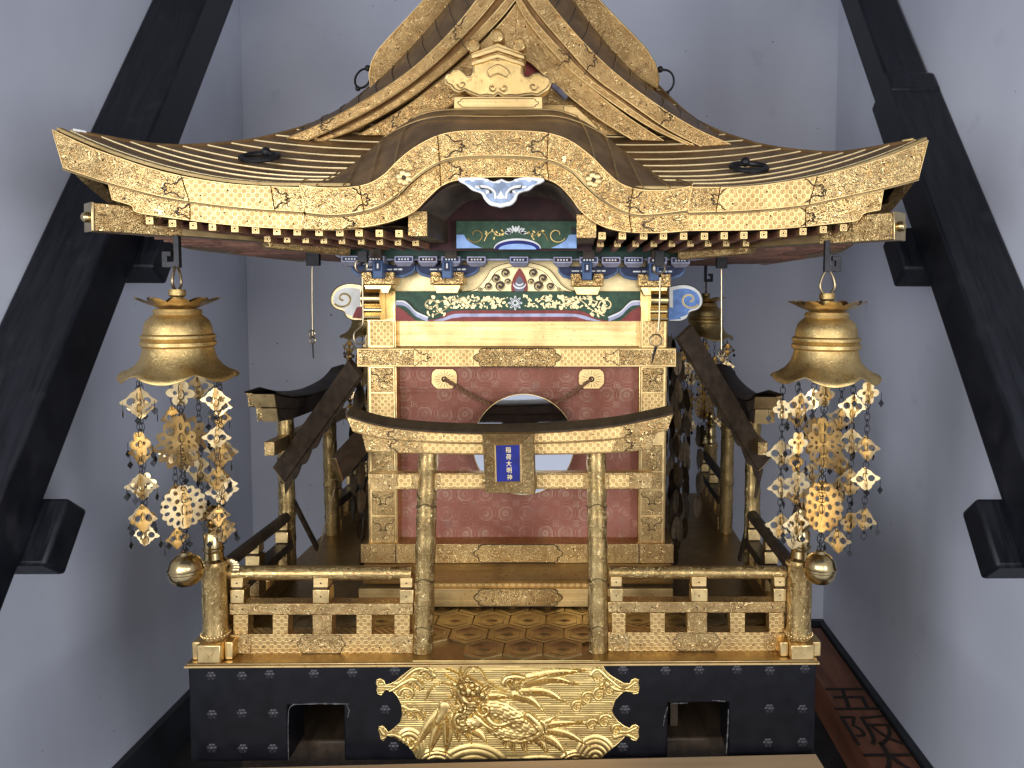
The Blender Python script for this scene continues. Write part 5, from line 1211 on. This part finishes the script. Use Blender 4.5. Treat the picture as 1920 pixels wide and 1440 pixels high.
# dragon: lower wings and feathers first, body, neck, head
for root, tip, w, bd in (((1150, 490), (1285, 405), 14, .05), ((1160, 500), (1425, 475), 20, -.03), ((1160, 520), (1445, 612), 22, -.08), ((1140, 545), (1315, 665), 24, -.08), ((1120, 560), (1200, 668), 20, -.1), ((1060, 565), (1085, 662), 18, .1), ((1000, 570), (1005, 652), 17, .12), ((950, 570), (955, 620), 13, .1),
                         ((1010, 260), (1425, 172), 30, -.05), ((1070, 250), (1395, 262), 24, -.1), ((1050, 300), (1318, 368), 24, -.12), ((1010, 320), (1185, 418), 22, -.1), ((840, 330), (1000, 330), 20, -.05),
                         ((610, 400), (430, 625), 30, .06), ((610, 430), (510, 662), 30, .04), ((620, 440), (608, 662), 28, -.02), ((640, 450), (685, 590), 24, -.06), ((690, 500), (760, 600), 20, -.08), ((760, 520), (850, 600), 20, -.1)): blade(root, tip, w, bend=bd)
def scaled(pts, w, h, n=60, fr=15):
    global H
    p = cr(pts, n); q, tt = seg_field(p, np.array(w)[np.minimum((np.linspace(0, 1, n) * (len(w) - 1)).astype(int), len(w) - 1)])
    L = np.linalg.norm(np.diff(p, axis=0), axis=1).sum(); u = tt * L / fr / 2; vv = q * 3.0
    row = np.floor(vv); fu = (u + .5 * (row % 2)) % 1; fv = vv - row
    sc1 = np.clip(1.15 - np.hypot((fu - .35) * 1.5, (fv - .4) * 1.1), 0, 1)
    z = np.where(q < 1, h * np.sqrt(np.clip(1 - q * q, 0, 1)) + .0016 * sc1 * (q < .97), 0); H = np.maximum(H, z)
scaled([(860, 400), (930, 410), (1020, 470), (1110, 520), (1150, 500)], [60, 62, 66, 55, 26], .0048, fr=22)
scaled([(880, 500), (960, 540), (1060, 555), (1130, 545)], [44, 50, 44, 26], .0046, fr=20)
stroke([(1085, 430), (1130, 470), (1160, 510), (1140, 550), (1040, 580), (950, 570)], 20, 14, .0058, 40)
stroke([(820, 400), (870, 470), (930, 485), (1000, 460), (1050, 455)], 18, 12, .0062, 30); stroke([(780, 440), (830, 480), (880, 510)], 20, 8, .006)
scaled([(760, 380), (700, 430), (680, 470), (720, 490), (790, 470)], [40, 44, 46, 40, 30], .0056, fr=18)
curl(700, 450, 46, .0066, 1, 1, 1.1, 13); curl(830, 395, 34, .0066, -1, 0, 1.1, 11)
for p, w0, w1 in (([(735, 300), (800, 300), (832, 330)], 36, 26), ([(700, 270), (690, 300), (720, 350), (790, 360)], 26, 16), ([(680, 250), (720, 230), (770, 240), (820, 270)], 20, 12)): stroke(p, w0, w1, .0064)
for x, y, r, h in ((700, 262, 17, .0085), (712, 296, 14, .008), (760, 255, 18, .0082), (790, 275, 18, .008), (822, 310, 16, .008), (800, 345, 14, .0074), (750, 330, 13, .0076), (770, 300, 16, .0086), (690, 225, 16, .007), (735, 215, 15, .007), (660, 250, 16, .0066)): stroke([(x, y), (x + 1, y + 1)], r, r, h, 3)
for p in ([(690, 230), (670, 190), (610, 160)], [(700, 215), (690, 170), (700, 145)], [(665, 245), (630, 220), (600, 195)], [(640, 280), (650, 320), (620, 340)], [(660, 320), (670, 360), (640, 380)], [(680, 350), (700, 390), (660, 400)], [(720, 365), (720, 400), (690, 430)], [(850, 290), (870, 270), (890, 280)], [(830, 280), (860, 255), (880, 245)]): stroke(p, 9, 2, .0052)
stroke([(640, 262), (580, 250), (525, 280), (488, 345)], 6, 4, .0036, 40); stroke([(715, 195), (745, 160), (790, 160), (830, 205), (850, 245), (930, 290), (960, 300)], 7, 5, .0042, 50)
stroke([(950, 245), (965, 225), (1010, 210), (1060, 215)], 26, 14, .0048); stroke([(600, 385), (590, 420), (560, 470)], 34, 18, .0046); curl(985, 240, 24, .0056, 1, 2, 1.1, 7)
dist_edge = np.zeros_like(H)
H = H + .0012
V, idx, Fc = [], -np.ones(XX.shape, int), []
for i in range(NY - 1):
    for j in range(NX - 1):
        if mask[i, j] and mask[i + 1, j] and mask[i, j + 1] and mask[i + 1, j + 1]:
            q = []
            for (a_, b_) in ((i, j), (i + 1, j), (i + 1, j + 1), (i, j + 1)):
                if idx[a_, b_] < 0:
                    idx[a_, b_] = len(V); pt = P(*c2p(XX[a_, b_], YY[a_, b_]), -.0006); V.append((pt[0], -.0006 - H[a_, b_] * .9, pt[2]))
                q.append(idx[a_, b_])
            Fc.append(tuple(q))
bb = MB(); bb.v, bb.f = V, Fc
dp = bb.build('dragon_relief_plate', 'gold_relief', SH, fix=True)
MB().ppx([c2p(x, y) for x, y in poly], -.0014, .0013).build('plate_backing', 'gold_relief', dp)
MB().tube([P(*c2p(x, y), -.0012) for x, y in poly], .0011, 6, True).build('plate_rim', 'gold_relief', dp)
nails([c2p(x, y) for x, y in ((770, 185), (1215, 148), (1268, 172), (700, 605), (1305, 605), (1100, 145))], -.0032, dp, .0014)

# ---------------- foreground board and the inscribed pole on the floor
a, b_ = onz(335, 1441, .012), onz(1529, 1413, .012)
fr = [(-.62, -.30), (.60, -.30)]
c1, c2_ = onz(330, 1442, .012), onz(1530, 1413, .012)
tb = MB().add([tuple(c1[:2]) + (-.02,), tuple(c2_[:2]) + (-.02,), (c2_[0] + .012, c2_[1] - .22, -.02), (c1[0] - .02, c1[1] - .22, -.02), tuple(c1[:2]) + (.012,), tuple(c2_[:2]) + (.012,), (c2_[0] + .012, c2_[1] - .22, .012), (c1[0] - .02, c1[1] - .22, .012)],
             [(0, 1, 2, 3), (4, 5, 6, 7), (0, 1, 5, 4), (1, 2, 6, 5), (2, 3, 7, 6), (3, 0, 4, 7)])
tbo = tb.build('front_board', 'tan_board', None, .0015); tag(tbo, 'plain tan wooden board lying along the front of the black base', 'board')
zp = zf + .11
r0, r1 = onz(1580, 1232, zp), onz(1726, 1440, zp); l1 = onz(1634, 1440, zp)
dv = unit((r1 - r0)[:2]); wd = abs(r1[0] - l1[0])
xr = (r0[0] + r1[0]) / 2
ip = thing('inscribed_pole', (xr - wd / 2, .3, zf), 'brown wooden beam with painted characters lying on the floor along the right wall', 'beam')
MB().box(xr - wd, xr, -.9, 1.36, zf + .0005, zp).build('beam', 'brown_pole', ip, .003)
for i, (ch, pxx, pyy) in enumerate((('大', 1662, 1425), ('阪', 1618, 1368), ('五', 1592, 1310))):
    c = onz(pxx, pyy, zp + .0008); c[0] = xr - wd / 2
    textobj(ch, c, .155, Matrix.Rotation(R_(0), 3, 'Z'), 'ink', 'character', ip, .95, .0005)
bpy.context.view_layer.update()
